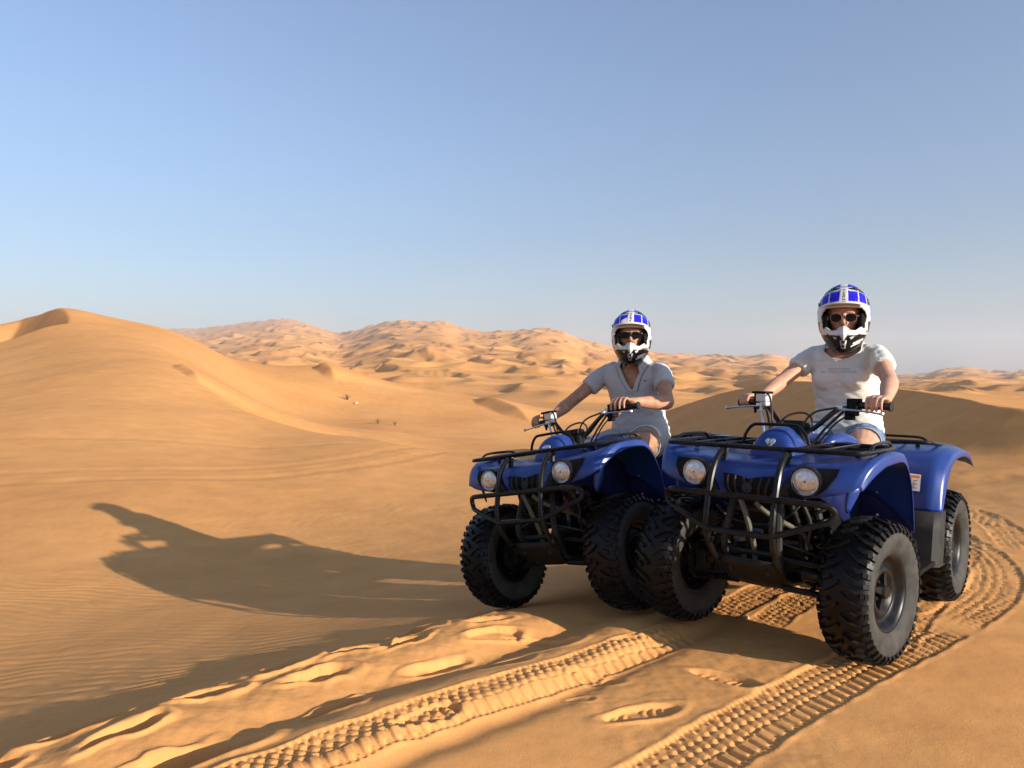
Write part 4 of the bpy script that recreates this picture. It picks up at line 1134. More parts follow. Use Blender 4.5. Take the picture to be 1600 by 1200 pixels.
def paint_material():
    m = bpy.data.materials.new('helmet_paint')
    m.use_nodes = True
    nt = m.node_tree
    b = nt.nodes['Principled BSDF']
    a = nt.nodes.new('ShaderNodeVertexColor'); a.layer_name = 'paint'
    nt.links.new(a.outputs['Color'], b.inputs['Base Color'])
    b.inputs['Roughness'].default_value = 0.26
    b.inputs['Specular IOR Level'].default_value = 0.2
    b.inputs['Coat Weight'].default_value = 0.08
    b.inputs['Coat Roughness'].default_value = 0.08
    MATS['helmet_paint'] = m
paint_material()

def remeshed(mb, name, material, voxel=.0045, smooth=4, fac=.5):
    """fuse overlapping closed shapes into one continuous skin"""
    me = mb.mesh(name, material)
    o = bpy.data.objects.new(name, me); col.objects.link(o)
    md = o.modifiers.new('remesh', 'REMESH'); md.mode = 'VOXEL'; md.voxel_size = voxel; md.use_smooth_shade = True
    if smooth:
        sm = o.modifiers.new('smooth', 'SMOOTH'); sm.iterations = smooth; sm.factor = fac
    dg = bpy.context.evaluated_depsgraph_get()
    dg.update()
    ev = o.evaluated_get(dg)
    out = bpy.data.meshes.new_from_object(ev, preserve_all_data_layers=False, depsgraph=dg)
    bpy.data.objects.remove(o, do_unlink=True)
    bpy.data.meshes.remove(me)
    out.name = name
    if not out.materials: out.materials.append(MATS[material])
    out.polygons.foreach_set('use_smooth', [True] * len(out.polygons))
    return out
def vcos(me):
    a = np.empty(len(me.vertices) * 3, np.float32); me.vertices.foreach_get('co', a)
    return a.reshape(-1, 3).astype(float)
def vnor(me):
    a = np.empty(len(me.vertices) * 3, np.float32); me.vertices.foreach_get('normal', a)
    return a.reshape(-1, 3).astype(float)
def set_vcos(me, V):
    me.vertices.foreach_set('co', np.asarray(V, np.float32).ravel()); me.update()
def cut(me, mask_fn):
    """remove the vertices for which mask_fn is true"""
    V = vcos(me); kill = mask_fn(V)
    bm = bmesh.new(); bm.from_mesh(me); bm.verts.ensure_lookup_table()
    bmesh.ops.delete(bm, geom=[bm.verts[i] for i in np.nonzero(kill)[0]], context='VERTS')
    bm.to_mesh(me); bm.free(); me.update()

def limb(mb, pts, radii, n=14, flat=1.0, sm=4):
    P = smooth_poly([tuple(p) + (r,) for p, r in zip(pts, radii)], sm)
    mb.tube([p[:3] for p in P], [p[3] for p in P], n, flat=flat)
    # round ends
    for p in (P[0], P[-1]):
        ball(mb, p[:3], p[3] * .98)
def ball(mb, c, r, s=(1, 1, 1), n=14, m=9, rot=None):
    rings = []
    for i in range(1, m):
        t = math.pi * i / m
        ring = []
        for k in range(n):
            a = 2 * math.pi * k / n
            p = Vector((r * s[0] * math.sin(t) * math.cos(a), r * s[1] * math.sin(t) * math.sin(a), r * s[2] * math.cos(t)))
            if rot is not None: p = rot @ p
            ring.append(p + Vector(c))
        rings.append(ring)
    mb.rings(rings)
def ell_ring(c, ax, ay, yaw=0.0, pw=2.3, n=28, tilt=0.0):
    """horizontal body section: half depth ax (front-back), half width ay; tilt lifts the left side"""
    out = []
    for k in range(n):
        t = 2 * math.pi * k / n
        ct, st = math.cos(t), math.sin(t)
        x = ax * math.copysign(abs(ct) ** (2 / pw), ct); y = ay * math.copysign(abs(st) ** (2 / pw), st)
        out.append((c[0] + x * math.cos(yaw) - y * math.sin(yaw), c[1] + x * math.sin(yaw) + y * math.cos(yaw), c[2] + y * tilt))
    return out

def grip_frame(quad_bar, side):
    """grip centre and axes in quad space from the handlebar's own placement"""
    M = Matrix.Translation(quad_bar.location) @ quad_bar.rotation_euler.to_matrix().to_4x4()
    c = M @ Vector((-.073, side * .350, .1165))
    g = (M.to_3x3() @ Vector((-.029, side * .153, -.003))).normalized()     # outwards along the grip
    f = Vector((M.to_3x3() @ Vector((1, side * .19, 0)))); f = (f - g * f.dot(g)).normalized()
    u = Vector((0, 0, 1)); u = (u - g * u.dot(g) - f * u.dot(f)).normalized()
    return c, g, f, u
def add_hand(mb, frame, shift, curl, reach, size=1.0, roll=0.0, spread=0.0):
    """a hand closed over a grip: wrist behind and above, four fingers over the top, thumb below on the inner side"""
    c, g, f, u = frame
    c = c + g * shift
    def P(along, th, r):
        a = R(th + roll)
        return c + g * along + (u * math.cos(a) + f * math.sin(a)) * r
    wrist = P(.004, -72, .092 * size)
    lens = [(.034, .024, .019), (.038, .027, .020), (.036, .025, .019), (.029, .020, .017)]     # index .. little finger
    along = [-.0320, -.0105, .0110, .0320]
    rad = [.0086, .0089, .0086, .0078]
    for k in range(4):
        a = along[k] * size
        kn = P(a, -18, .044 * size - .003 * abs(k - 1.3))
        c1 = curl[k] if isinstance(curl, (list, tuple)) else curl
        sp = spread * (k - 1.5)
        q1 = P(a + sp * .4, 26 + 10 * c1, (.0405 + .018 * reach) * size - (.003 if k == 3 else 0))
        q2 = P(a + sp * .8, 62 + 34 * c1, (.0335 + .042 * reach) * size - (.004 if k == 3 else 0))
        q3 = P(a + sp, 86 + 58 * c1, (.0285 + .052 * reach) * size - (.004 if k == 3 else 0))
        r = rad[k] * size
        limb(mb, [kn, q1, q2, q3], [r * 1.12, r * 1.03, r * .95, r * .80], 10, sm=3)
        ball(mb, kn, r * 1.25)
        ball(mb, q1, r * 1.08)
    # palm: sections from knuckles to wrist
    rings = []
    for t, hw, th in ((-.18, .040, .0105), (0, .042, .0125), (.35, .041, .0150), (.7, .034, .0170), (1.0, .027, .0185)):
        kc = P(.0, -24, .043 * size)
        ctr = kc.lerp(wrist, t)
        nrm = (wrist - kc).normalized()
        side = g
        up = nrm.cross(side).normalized()
        rings.append([ctr + side * (hw * size * math.copysign(abs(math.cos(a)) ** .8, math.cos(a))) + up * (th * size * math.sin(a)) for a in (2 * math.pi * k / 14 for k in range(14))])
    mb.rings(rings)
    # thumb along the inner underside
    limb(mb, [P(-.020 * size, -70, .066 * size), P(-.040 * size, -98, .048 * size), P(-.050 * size, -135, .034 * size), P(-.044 * size, -176, .029 * size)], [.0155 * size, .0125 * size, .0105 * size, .0085 * size], 10, sm=3)
    return wrist

def helmet_table(z):
    T = [(-.172,.040,.140,.040),(-.160,.058,.152,.062),(-.140,.078,.162,.085),(-.10,.104,.163,.112),(-.06,.123,.152,.130),(-.01,.132,.143,.140),(.04,.1325,.136,.142),(.09,.120,.122,.130),(.13,.093,.095,.105),(.155,.062,.064,.072),(.169,.030,.031,.036),(.174,.004,.004,.005)]
    return lerp_tab([(a, b, c, d) for a, b, c, d in T], z)
OPEN = [(-.086,.050),(-.105,.030),(-.112,.004),(-.106,-.026),(-.086,-.050),(-.058,-.070),(-.032,-.068),(-.017,-.054),(0,-.048),(.017,-.054),(.032,-.068),(.058,-.070),(.086,-.050),(.106,-.026),(.112,.004),(.105,.030),(.086,.050),(0,.054)]
def inside_poly(y, z, poly):
    c = np.zeros(y.shape, bool)
    j = len(poly) - 1
    for i in range(len(poly)):
        yi, zi = poly[i]; yj, zj = poly[j]
        cond = ((zi > z) != (zj > z)) & (y < (yj - yi) * (z - zi) / (zj - zi + 1e-12) + yi)
        c ^= cond; j = i
    return c
WHITE, BLUE, BLACK, DGREY = (.66, .64, .59), (.020, .012, .52), (.007, .007, .008), (.035, .038, .040)
def helmet_point(th, z):
    W, F, B = helmet_table(z)
    # smooth cross-section: a touch squarer than an ellipse
    c, s = math.cos(th), math.sin(th)
    x = (F if c > 0 else B) * math.copysign(abs(c) ** .92, c); y = W * math.copysign(abs(s) ** .92, s)
    return x, y
def shell_paint(x, y, z, seed):
    """paint scheme of the shell by place"""
    n = len(x); C = np.tile(np.array(WHITE), (n, 1))
    ay = np.abs(y)
    def put(mask, colr): C[mask] = colr
    put((z < -.082 - .10 * (.10 - np.minimum(ay, .10))) & (x > -.02), BLACK)
    put((z < -.110) & (x > -.05), BLACK)
    put((z < -.06) & (x < .02), BLACK)
    put((np.abs(z + .118 - .5 * (y - .07)) < .0045) & (y > .045) & (y < .095), WHITE)
    put((np.abs(z + .132 - .5 * (y - .06)) < .003) & (y > .035) & (y < .08), WHITE)
    # dark flanks and crown wedges
    put((z > .060) & (x < .058) & (ay > .050), DGREY)
    put((z > .02) & (x < -.02), DGREY)
    put((z > .058) & (ay > .094 - (z - .058) * .5), DGREY)
    put((z < -.020) & (z > -.085) & (ay > .117) & (x < .085), BLACK)
    put((z > -.02) & (z < .02) & (ay > .120) & (x < .03), BLUE)
    put((z > .132) & (z < .154) & (ay > .020) & (ay < .110) & (np.abs(z - .143) < .003 + .14 * (ay - .018)), BLACK)
    put((z > .118) & (z < .150) & (ay > .055), DGREY)
    put((z > .1555) & (z < .168) & (ay > .017) & (ay < .062), BLUE)
    put((np.abs(z - .1525) < .0014) & (ay < .07), (.05, .05, .20))
    put((z > .010) & (z < .066) & (ay > .112) & (x < .04), BLUE)
    rng = np.random.default_rng(seed)
    sp = noise2(x * 120 + z * 60, y * 140, 7)
    put((z > .05) & (ay > .06) & (sp > .46), WHITE)
    # jaw side marks
    put((ay > .104) & (z < -.045) & (z > -.075) & (np.abs(z + .06 + .5 * (x - .04)) < .006), BLACK)
    put((ay > .075) & (ay < .081) & (np.abs(z + .083) < .004), BLACK)
    return C
def visor_paint(u, v, y, seed, style):
    """u across -1..1, v root 0 .. tip 1"""
    n = len(u); C = np.tile(np.array(WHITE), (n, 1)); au = np.abs(u)
    def put(m, c): C[m] = c
    put((au > .13) & (au < .97) & (v > .20 + .08 * np.sin(au * 5)) & (v < .93), BLUE)
    put((np.abs(au - .60 + .10 * (v - .5)) < .022), WHITE)
    put((au < .16) & (au > .085), WHITE)
    if style == 0:
        put((u < -.18) & (u > -.50) & (v > .70 + .55 * (u + .34) * -1) & (v < .95), WHITE)
    # worn lettering up the middle stripe
    t = noise2(v * 22 + seed, u * 26, 3)
    put((au < .07) & (t > -.12) & (v > .05) & (v < .95) & (((v * 9) % 1) > .18), (.03, .035, .025))
    put((au > .3) & (au < .9) & (v < .06), BLACK)
    put((noise2(u * 30 + 3, v * 22 + seed, 9) > .62) & (au > .2), (.10, .09, .62))
    return C
def colour_mesh(me, C):
    a = me.color_attributes.new('paint', 'FLOAT_COLOR', 'POINT')
    buf = np.ones((len(me.vertices), 4), np.float32); buf[:, :3] = C
    a.data.foreach_set('color', buf.ravel())
def build_helmet(parent, M, seed, style):
    """M places the head frame (x forward, y left, z up) in the person's space"""
    nth, nz = 176, 118
    zs = [-.172 + (.174 + .172) * (1 - (1 - i / (nz - 1)) ** 1.15) for i in range(nz)]
    V = []; F = []
    for z in zs:
        for k in range(nth):
            x, y = helmet_point(2 * math.pi * k / nth, z)
            V.append((x, y, z))
    V = np.array(V)
    i = np.arange(nz - 1)[:, None] * nth; j = np.arange(nth)[None]; j2 = (j + 1) % nth
    F = np.stack([i + j, i + j2, i + nth + j2, i + nth + j], -1).reshape(-1, 4)
    fc = V[F].mean(1)
    hole = inside_poly(fc[:, 1], fc[:, 2], OPEN) & (fc[:, 0] > .03)
    low = (fc[:, 2] < -.10 - .10 * np.clip(fc[:, 0] / .1, -1, 1) * 0) & (fc[:, 0] < -.03)
    F = F[~(hole | low)]
    me = mesh_np('helmet', V, F, MATS['helmet_paint'])
    colour_mesh(me, shell_paint(V[:, 0], V[:, 1], V[:, 2], seed))
    # drop loose vertices
    me.materials.append(MATS['helmet_lining'])
    h = link('helmet', me, parent)
    h.matrix_local = M
    sd = h.modifiers.new('solidify', 'SOLIDIFY'); sd.thickness = .016; sd.offset = -1; sd.material_offset = 1; sd.material_offset_rim = 1
    # frame round the face opening
    def on_shell(y, z, off):
        W, Ff, B = helmet_table(z)
        s = min(1, abs(y) / W) ** (1 / .92)
        c = math.sqrt(max(0, 1 - s * s))
        return (Ff * c ** .92 + off, y, z)
    pts = [on_shell(y, z, -.004) for y, z in smooth_poly2(OPEN)]
    part('face_opening_trim', MB().tube(pts, .0055, 8, closed=True), 'helmet_white', h)
    pts = [on_shell(y * .965, z * .965 - .0, -.012) for y, z in smooth_poly2(OPEN)]
    part('gasket', MB().tube(pts, .0050, 8, closed=True), 'helmet_lining', h)
    # cheek pads
    for s in (1, -1):
        pad = MB()
        ball(pad, (.070, s * .086, -.030), .05, (1.0, .42, 1.05))
        part('cheek_pad', pad, 'helmet_lining', h)
    # peak
    nu, nv = 81, 30
    G = []; us = []; vs_ = []
    for b in range(nv):
        v = b / (nv - 1)
        for a in range(nu):
            u = -1 + 2 * a / (nu - 1)
            zr = .140 - .030 * u * u; W, Ff, B = helmet_table(zr)
            ang = u * 1.02
            xr = Ff * math.cos(ang) + .006; yr = (W + .010) * math.sin(ang)
            zt = .068 - .016 * u * u - .004; xt = .108 + .072 * (1 - u * u * .82); yt = .116 * math.sin(ang) / math.sin(1.02) * (1 - .04 * u * u)
            bulge = .012 * math.sin(math.pi * v) + .003 * (1 if abs(u) < .16 else 0) * math.sin(math.pi * min(1, v * 1.2))
            G.append((xr + (xt - xr) * v + bulge * .6, yr + (yt - yr) * v, zr + (zt - zr) * v + bulge)); us.append(u); vs_.append(v)
    G = np.array(G)
    i = np.arange(nv - 1)[:, None] * nu; j = np.arange(nu - 1)[None]
    Fv = np.stack([i + j, i + nu + j, i + nu + j + 1, i + j + 1], -1).reshape(-1, 4)
    vm = mesh_np('peak', G, Fv, MATS['helmet_paint'])
    colour_mesh(vm, visor_paint(np.array(us), np.array(vs_), G[:, 1], seed, style))
    pk = link('peak', vm, h)
    sd = pk.modifiers.new('solidify', 'SOLIDIFY'); sd.thickness = .004; sd.offset = 0
    # chin guard: beak, wings, vent
    bk = MB()
    secs = []
    for z, hw, x0, x1 in ((-.046, .008, .146, .158), (-.058, .016, .148, .176), (-.074, .020, .150, .188), (-.090, .018, .150, .190), (-.102, .011, .150, .184), (-.112, .004, .152, .174)):
        secs.append([(x0, -hw * 1.25, z + .002), (x0 + (x1 - x0) * .55, -hw * .9, z), (x1 - .004, -hw * .4, z), (x1, 0, z), (x1 - .004, hw * .4, z), (x0 + (x1 - x0) * .55, hw * .9, z), (x0, hw * 1.25, z + .002)])
    bk.rings(secs, closed_ring=False)
    part('chin_beak', bk, 'helmet_white', h, sub=2)
    for s in (1, -1):
        wing = MB().grid([[on_shell(s * y, z, .006) for y, z in row] for row in (((.016,-.066),(.040,-.074),(.072,-.068),(.097,-.050)), ((.018,-.078),(.045,-.082),(.076,-.075),(.102,-.058)), ((.014,-.086),(.042,-.090),(.072,-.082),(.100,-.066)))])
        part('chin_wing', wing, 'helmet_white', h, sub=2, solid=.008)
    part('chin_vent', MB().grid([[on_shell(y, z, .012) for y, z in row] for row in (((-.017,-.112),(0,-.114),(.017,-.112)), ((-.014,-.134),(0,-.134),(.014,-.134)), ((-.010,-.154),(0,-.157),(.010,-.154)))]), 'helmet_grey', h, solid=.008)
    part('vent_slot', MB().prism([on_shell(y, z, .0135) for y, z in ((-.010,-.116),(.010,-.116),(.008,-.130),(-.008,-.130))], (.004, 0, 0)), 'helmet_black', h, smooth=False)
    part('vent_slot', MB().prism([on_shell(y, z, .0135) for y, z in ((-.007,-.138),(.007,-.138),(.005,-.148),(-.005,-.148))], (.004, 0, 0)), 'helmet_black', h, smooth=False)
    for s in (1, -1):
        part('side_vent', MB().prism([on_shell(s * y, z, .004) for y, z in ((.030,-.100),(.050,-.094),(.046,-.104),(.036,-.110))], (.006, 0, 0)), 'helmet_grey', h, smooth=False)
        part('peak_screw', MB().lathe([(0, .009), (.006, .008), (.008, .001)], 12, 'y', (.045, s * .119 - (.0 if s > 0 else .008), .070)), 'helmet_grey', h)
    return h
def smooth_poly2(poly):
    n = len(poly); out = []
    for i in range(n):
        a = poly[i]; b = poly[(i + 1) % n]
        out += [a, ((a[0] + b[0]) / 2, (a[1] + b[1]) / 2)]
    return out

def add_head(mb, M, s=1.0):
    """skull, jaw, nose, brow, lips, ears in the head frame"""
    def P(x, y, z): return M @ Vector((x * s, y * s, z * s))
    rot = M.to_3x3()
    ball(mb, P(-.008, 0, .035), .098 * s, (1.0, .80, 1.02), 24, 16, rot)
    ball(mb, P(.030, 0, -.020), .075 * s, (.92, .82, 1.15), 20, 14, rot)
    ball(mb, P(.048, 0, -.075), .042 * s, (.95, 1.05, .75), 16, 10, rot)
    for k in (1, -1):
        ball(mb, P(.062, k * .040, -.012), .026 * s, (.9, 1.1, .8), 12, 8, rot)      # cheekbone
        ball(mb, P(.082, k * .030, .030), .017 * s, (.6, 1.5, .55), 12, 8, rot)      # brow
        ball(mb, P(.000, k * .080, .0), .020 * s, (.8, .35, 1.4), 10, 8, rot)        # ear
        ball(mb, P(.104, k * .013, -.026), .0085 * s, (1, 1, .8), 8, 6, rot)         # nostril wing
    limb(mb, [P(.090, 0, .024), P(.102, 0, .004), P(.113, 0, -.016), P(.106, 0, -.028)], [.009 * s, .0105 * s, .0125 * s, .009 * s], 10)
    limb(mb, [P(.090, -.022, -.052), P(.099, 0, -.050), P(.090, .022, -.052)], [.006 * s, .0085 * s, .006 * s], 8)
    limb(mb, [P(.090, -.018, -.061), P(.098, 0, -.062), P(.090, .018, -.061)], [.006 * s, .0090 * s, .006 * s], 8)
def lips(parent, M, s=1.0):
    def P(x, y, z): return M @ Vector((x * s, y * s, z * s))
    o = part('lips', MB().tube([P(.093, -.023, -.0545), P(.1035, -.008, -.0505), P(.105, 0, -.0515), P(.1035, .008, -.0505), P(.093, .023, -.0545)], [.003, .0048, .0045, .0048, .003], 8, smooth=3).tube([P(.093, -.021, -.0575), P(.1035, 0, -.0610), P(.093, .021, -.0575)], [.003, .0055, .003], 8, smooth=4), 'lip_skin', parent)
    return o
def sunglasses(parent, M, round_lens):
    g = MB(); L = []
    def P(x, y, z): return tuple(M @ Vector((x, y, z)))
    for k in (1, -1):
        outline = []
        for i in range(28):
            a = 2 * math.pi * i / 28
            c, s = math.cos(a), math.sin(a)
            if round_lens:
                y = .0345 + .0265 * math.copysign(abs(c) ** .9, c); z = .004 + (.0225 if s < 0 else .0200) * math.copysign(abs(s) ** .85, s)
            else:
                y = .0365 + .0335 * math.copysign(abs(c) ** .75, c); z = .006 + (.0195 - .05 * (y - .0365) * (1 if s < 0 else 0)) * math.copysign(abs(s) ** .8, s)
            x = .119 - (y - .02) ** 2 * (5.5 if round_lens else 7.5)
            outline.append((x, k * y, z))
        L.append(outline)
    if round_lens:
        fr = MB()
        for o in L: fr.tube([P(*p) for p in o], .0016, 6, closed=True)
        fr.tube([P(.120, -.010, .012), P(.1235, 0, .016), P(.120, .010, .012)], .0014, 6, smooth=3)
        for k in (1, -1): fr.tube([P(.106, k * .060, .012), P(.085, k * .078, .012), P(.02, k * .082, .010)], .0014, 6)
        f = part('sunglasses', fr, 'rose_wire', parent)
    else:
        fr = MB().tube([P(.098, -.070, .018), P(.117, -.036, .0265), P(.1225, 0, .022), P(.117, .036, .0265), P(.098, .070, .018)], .0026, 6, smooth=4)
        for k in (1, -1): fr.tube([P(.098, k * .070, .016), P(.07, k * .080, .014), P(.01, k * .084, .012)], .0028, 6)
        f = part('sunglasses', fr, 'dark_frame', parent)
    for o in L:
        c = np.mean(np.array(o), 0)
        part('lens', MB().rings([[P(c[0] + .002 + (p[0] - c[0]) * k - (0 if k < 1 else .001), c[1] + (p[1] - c[1]) * k, c[2] + (p[2] - c[2]) * k) for p in o] for k in (1.0, .7, .35, .05)], cap0=True), 'dark_lens', f)
    return f

def fold_field(V, seed, fx, fz, amp):
    """soft cloth folds: ridges along the surface"""
    a = noise2(V[:, 0] * fx[0] + V[:, 1] * fx[1] + V[:, 2] * fx[2], V[:, 0] * fz[0] + V[:, 1] * fz[1] + V[:, 2] * fz[2], seed)
    return amp * (1 - np.abs(a) * 2.2)

def smooth_neck(me, c):
    """even out the cut edge of the neckline; returns its points in order"""
    bm = bmesh.new(); bm.from_mesh(me); bm.verts.ensure_lookup_table()
    edges = [e for e in bm.edges if e.is_boundary]
    nxt = {}
    for e in edges:
        a, b = e.verts[0].index, e.verts[1].index
        nxt.setdefault(a, []).append(b); nxt.setdefault(b, []).append(a)
    best = None; seen = set()
    for s0 in list(nxt):
        if s0 in seen: continue
        loop = [s0]; seen.add(s0); cur = s0
        while True:
            n = [k for k in nxt[cur] if k not in seen]
            if not n: break
            cur = n[0]; seen.add(cur); loop.append(cur)
        if best is None or len(loop) > len(best): best = loop
    pts = None
    if best and len(best) > 20:
        P = np.array([bm.verts[i].co[:] for i in best])
        for _ in range(14):
            P = .5 * P + .25 * (np.roll(P, 1, 0) + np.roll(P, -1, 0))
        for i, p_ in zip(best, P): bm.verts[i].co = Vector(p_)
        pts = [Vector(p_) for p_ in P[::2]]
    bm.to_mesh(me); bm.free(); me.update()
    return pts

def build_person(label, quad, spec):
    p = spec
    bar = [c for c in quad.children if c.name.startswith('handlebar')][0]
    skin = p['skin']
    body = MB()
    yaw = p['yaw']; tl = p['tilt']
    hip, sL, sR = Vector(p['hip']), Vector(p['sL']), Vector(p['sR'])
    sm_ = (sL + sR) / 2
    k = p['k']
    # head frame
    H = Matrix.Translation(p['head']) @ Euler(p['head_rot'], 'XYZ').to_matrix().to_4x4()
    add_head(body, H, p.get('head_s', 1.0))
    # neck and torso
    nb = sm_ + Vector((.005, 0, .012))
    limb(body, [nb + Vector((-.02, 0, -.06)), nb, H @ Vector((-.02, 0, -.05))], [.075 * k, .058 * k, .056 * k], 16)
    ch = hip.lerp(sm_, .62); wa = hip.lerp(sm_, .30)
    wS = (sL - sR).length / 2
    def ring(c, ax, ay): return ell_ring(c, ax, ay, yaw, 2.2, 24, tl)
    body.rings([ring(hip + Vector((0, 0, -.07)), .085 * k, .12 * k), ring(hip, .105 * k, .165 * k), ring(wa, .092 * k, .135 * k), ring(hip.lerp(sm_, .5), .100 * k, .145 * k), ring(hip.lerp(sm_, .75), .112 * k, .165 * k), ring(sm_ + Vector((0, 0, -.03)), .092 * k, wS * .98), ring(sm_ + Vector((-.005, 0, .03)), .060 * k, wS * .62), ring(sm_ + Vector((-.005, 0, .05)), .045 * k, .065)])
    fr = {1: grip_frame(bar, 1), -1: grip_frame(bar, -1)}
    arms = {}
    for s, sh, el in ((1, sL, Vector(p['eL'])), (-1, sR, Vector(p['eR']))):
        hd = p['handL'] if s > 0 else p['handR']
        wr = add_hand(body, fr[s], **hd)
        ka = p['arm']
        limb(body, [sh + Vector((0, 0, -.005)), sh.lerp(el, .35), sh.lerp(el, .8), el, el.lerp(wr, .25), el.lerp(wr, .6), el.lerp(wr, .9), wr], [.047 * ka, .046 * ka, .041 * ka, .0405 * ka, .043 * ka, .036 * ka, .0275 * ka, .026 * ka], 14)
        arms[s] = (sh, el, wr)
    legs = {}
    for s in (1, -1):
        hj = hip + Vector((.02, s * .085, -.03)); kn = Vector(p['kneeL'] if s > 0 else p['kneeR']); an = Vector(p['ankle']); an.y *= s
        kl = p['leg']
        limb(body, [hj, hj.lerp(kn, .4), hj.lerp(kn, .8), kn, kn.lerp(an, .25), kn.lerp(an, .6), an], [.092 * kl, .084 * kl, .066 * kl, .058 * kl, .056 * kl, .044 * kl, .036 * kl], 16)
        limb(body, [an, an + Vector((.03, 0, -.05)), an + Vector((.14, s * .01, -.065))], [.035, .034, .028], 12)
        legs[s] = (hj, kn, an)
    me = remeshed(body, 'person', skin, p.get('voxel', .0046), 2)
    root = link('person', me)
    root.location = quad.location; root.rotation_euler = quad.rotation_euler
    root['label'] = label; root['category'] = 'person'; root['group'] = 'two riders on quad bikes'
    lips(root, H, p.get('head_s', 1.0))
    sunglasses(root, H @ Matrix.Scale(p.get('head_s', 1.0), 4), p['round_lens'])
    HM = H @ Matrix.Translation((-.012, 0, p.get('helmet_dz', .006))) @ Matrix.Diagonal((p['helmet_s'], p['helmet_s'] * .95, p['helmet_s'] * 1.02, 1))
    build_helmet(root, HM, p['seed'], p['style'])
    # ---- shirt
    sh = MB()
    ease = p['ease']
    def sring(c, ax, ay): return ell_ring(c, ax + ease, ay + ease, yaw, 2.25, 30, tl)
    up = (sm_ - hip).normalized()
    hem = p['hem']
    rr = [sring(hip + up * hem + Vector(p.get('hem_off', (0, 0, 0))), .118 * k, .168 * k), sring(hip + up * (hem + .05), .118 * k, .170 * k), sring(hip + up * .10, .112 * k, .158 * k), sring(wa, .104 * k, .148 * k), sring(hip.lerp(sm_, .5), .108 * k, .152 * k), sring(hip.lerp(sm_, .72), .117 * k, .166 * k), sring(sm_ + Vector((0, 0, -.055)), .102 * k, wS * 1.02), sring(sm_ + Vector((-.004, 0, .0)), .082 * k, wS * 1.0), sring(sm_ + Vector((-.008, 0, .038)), .066 * k, wS * .66), sring(sm_ + Vector((-.010, 0, .062)), .056 * k, .070)]
    sh.rings(rr)
    for s in (1, -1):
        a, b, w = arms[s]
        e = a.lerp(b, p['sleeve'])
        ka = p['arm']
        d = (b - a).normalized()
        limbless = [a + Vector((0, -s * .06, .0)), a + Vector((0, -s * .012, -.006)), a.lerp(e, .5), e]
        P_ = smooth_poly([tuple(q) + (r_,) for q, r_ in zip(limbless, [.042 * ka + ease, .045 * ka + ease * .9, .046 * ka + ease * .9, .049 * ka + ease * 1.0])], 4)
        sh.tube([q[:3] for q in P_], [q[3] for q in P_], 18)
        ball(sh, a + Vector((0, -s * .020, -.006)), .047 * ka + ease * .6)
    for bx in p.get('bust', []):
        c_, r_ = bx
        ball(sh, c_, r_, (.8, 1.1, 1.0), 16, 12)
    sme = remeshed(sh, 'shirt', p['shirt_mat'], .0066, 11)
    V = vcos(sme); N = vnor(sme)
    fl = np.zeros(len(V))
    hz = (V[:, 2] - hip.z)
    low = 1 - sstep(.06, .30, hz); hi_ = sstep(.25, .45, hz)
    fl += fold_field(V, p['seed'] + 1, (5, 7, 3), (9, -5, 26), .0058) * (.25 + .75 * low)
    fl += fold_field(V, p['seed'] + 2, (10, 4, -14), (4, 14, 9), .0045) * (.35 + .5 * hi_)
    fl += fold_field(V, p['seed'] + 3, (22, 6, 9), (6, 20, 30), .0022)
    V = V + N * fl[:, None]
    set_vcos(sme, V)
    # neckline
    nl = p['neck']
    cyw, syw = math.cos(yaw), math.sin(yaw)
    nc = Vector(nl['c'])
    def neck_mask(V):
        dx = V[:, 0] - nc.x; dy = V[:, 1] - nc.y; dz = V[:, 2] - nc.z - tl * (V[:, 1] - nc.y)
        f_ = dx * cyw + dy * syw; l_ = -dx * syw + dy * cyw
        q = (f_ / nl['rx']) ** 2 + (l_ / nl['ry']) ** 2
        m = (q < 1) & (dz > nl['z0'])
        if nl.get('vdepth'):
            # V opening down the front
            t = (nl['vz'] - dz) / nl['vdepth']
            m |= (f_ > 0) & (dz < nl['vz'] + .08) & (t < 1) & (np.abs(l_ - nl.get('vy', 0)) < nl['vw'] * (1 - np.clip(t, 0, 1)))
        else:
            m |= (f_ > 0) & (np.abs(l_) < nl['ry']) & (dz > nl['zf'] + .55 * l_ * l_ / nl['ry'])
        return m
    cut(sme, neck_mask)
    neck_loop = smooth_neck(sme, nc)
    # open underside of the hem, so the cloth hangs free
    hemc = hip + up * (hem + .006)
    cut(sme, lambda V: ((V - np.array(hemc)) @ np.array(up) < 0) & (N_down(sme) < -.72))
    so = link('shirt', sme, root)
    sd = so.modifiers.new('solidify', 'SOLIDIFY'); sd.thickness = .0025; sd.offset = 1
    if neck_loop and not nl.get('vdepth'):
        part('neckband', MB().tube([tuple(q) for q in neck_loop], .0055, 8, closed=True), p['shirt_mat'], so)
    # ---- shorts
    st = MB()
    e2 = p['ease2']
    st.rings([ell_ring(hip + Vector((.0, 0, -.085)), .11 * k + e2, .15 * k + e2, yaw, 2.3, 24, tl), ell_ring(hip + Vector((0, 0, -.03)), .118 * k + e2, .172 * k + e2, yaw, 2.3, 24, tl), ell_ring(hip + Vector((0, 0, .03)), .110 * k + e2, .160 * k + e2, yaw, 2.3, 24, tl), ell_ring(hip + Vector((0, 0, p['waist'])), .102 * k + e2, .146 * k + e2, yaw, 2.3, 24, tl)])
    for s in (1, -1):
        hj, kn, an = legs[s]
        kl = p['leg']; f1 = p['short_len']
        st.tube([tuple(hj), tuple(hj.lerp(kn, f1 * .5)), tuple(hj.lerp(kn, f1))], [.096 * kl + e2, .091 * kl + e2 * 1.2, (.090 - .018 * f1) * kl + e2 * p['flare']], 20)
        ball(st, hj, .096 * kl + e2)
    tme = remeshed(st, 'shorts', p['shorts_mat'], .0068, 4)
    V = vcos(tme); N = vnor(tme)
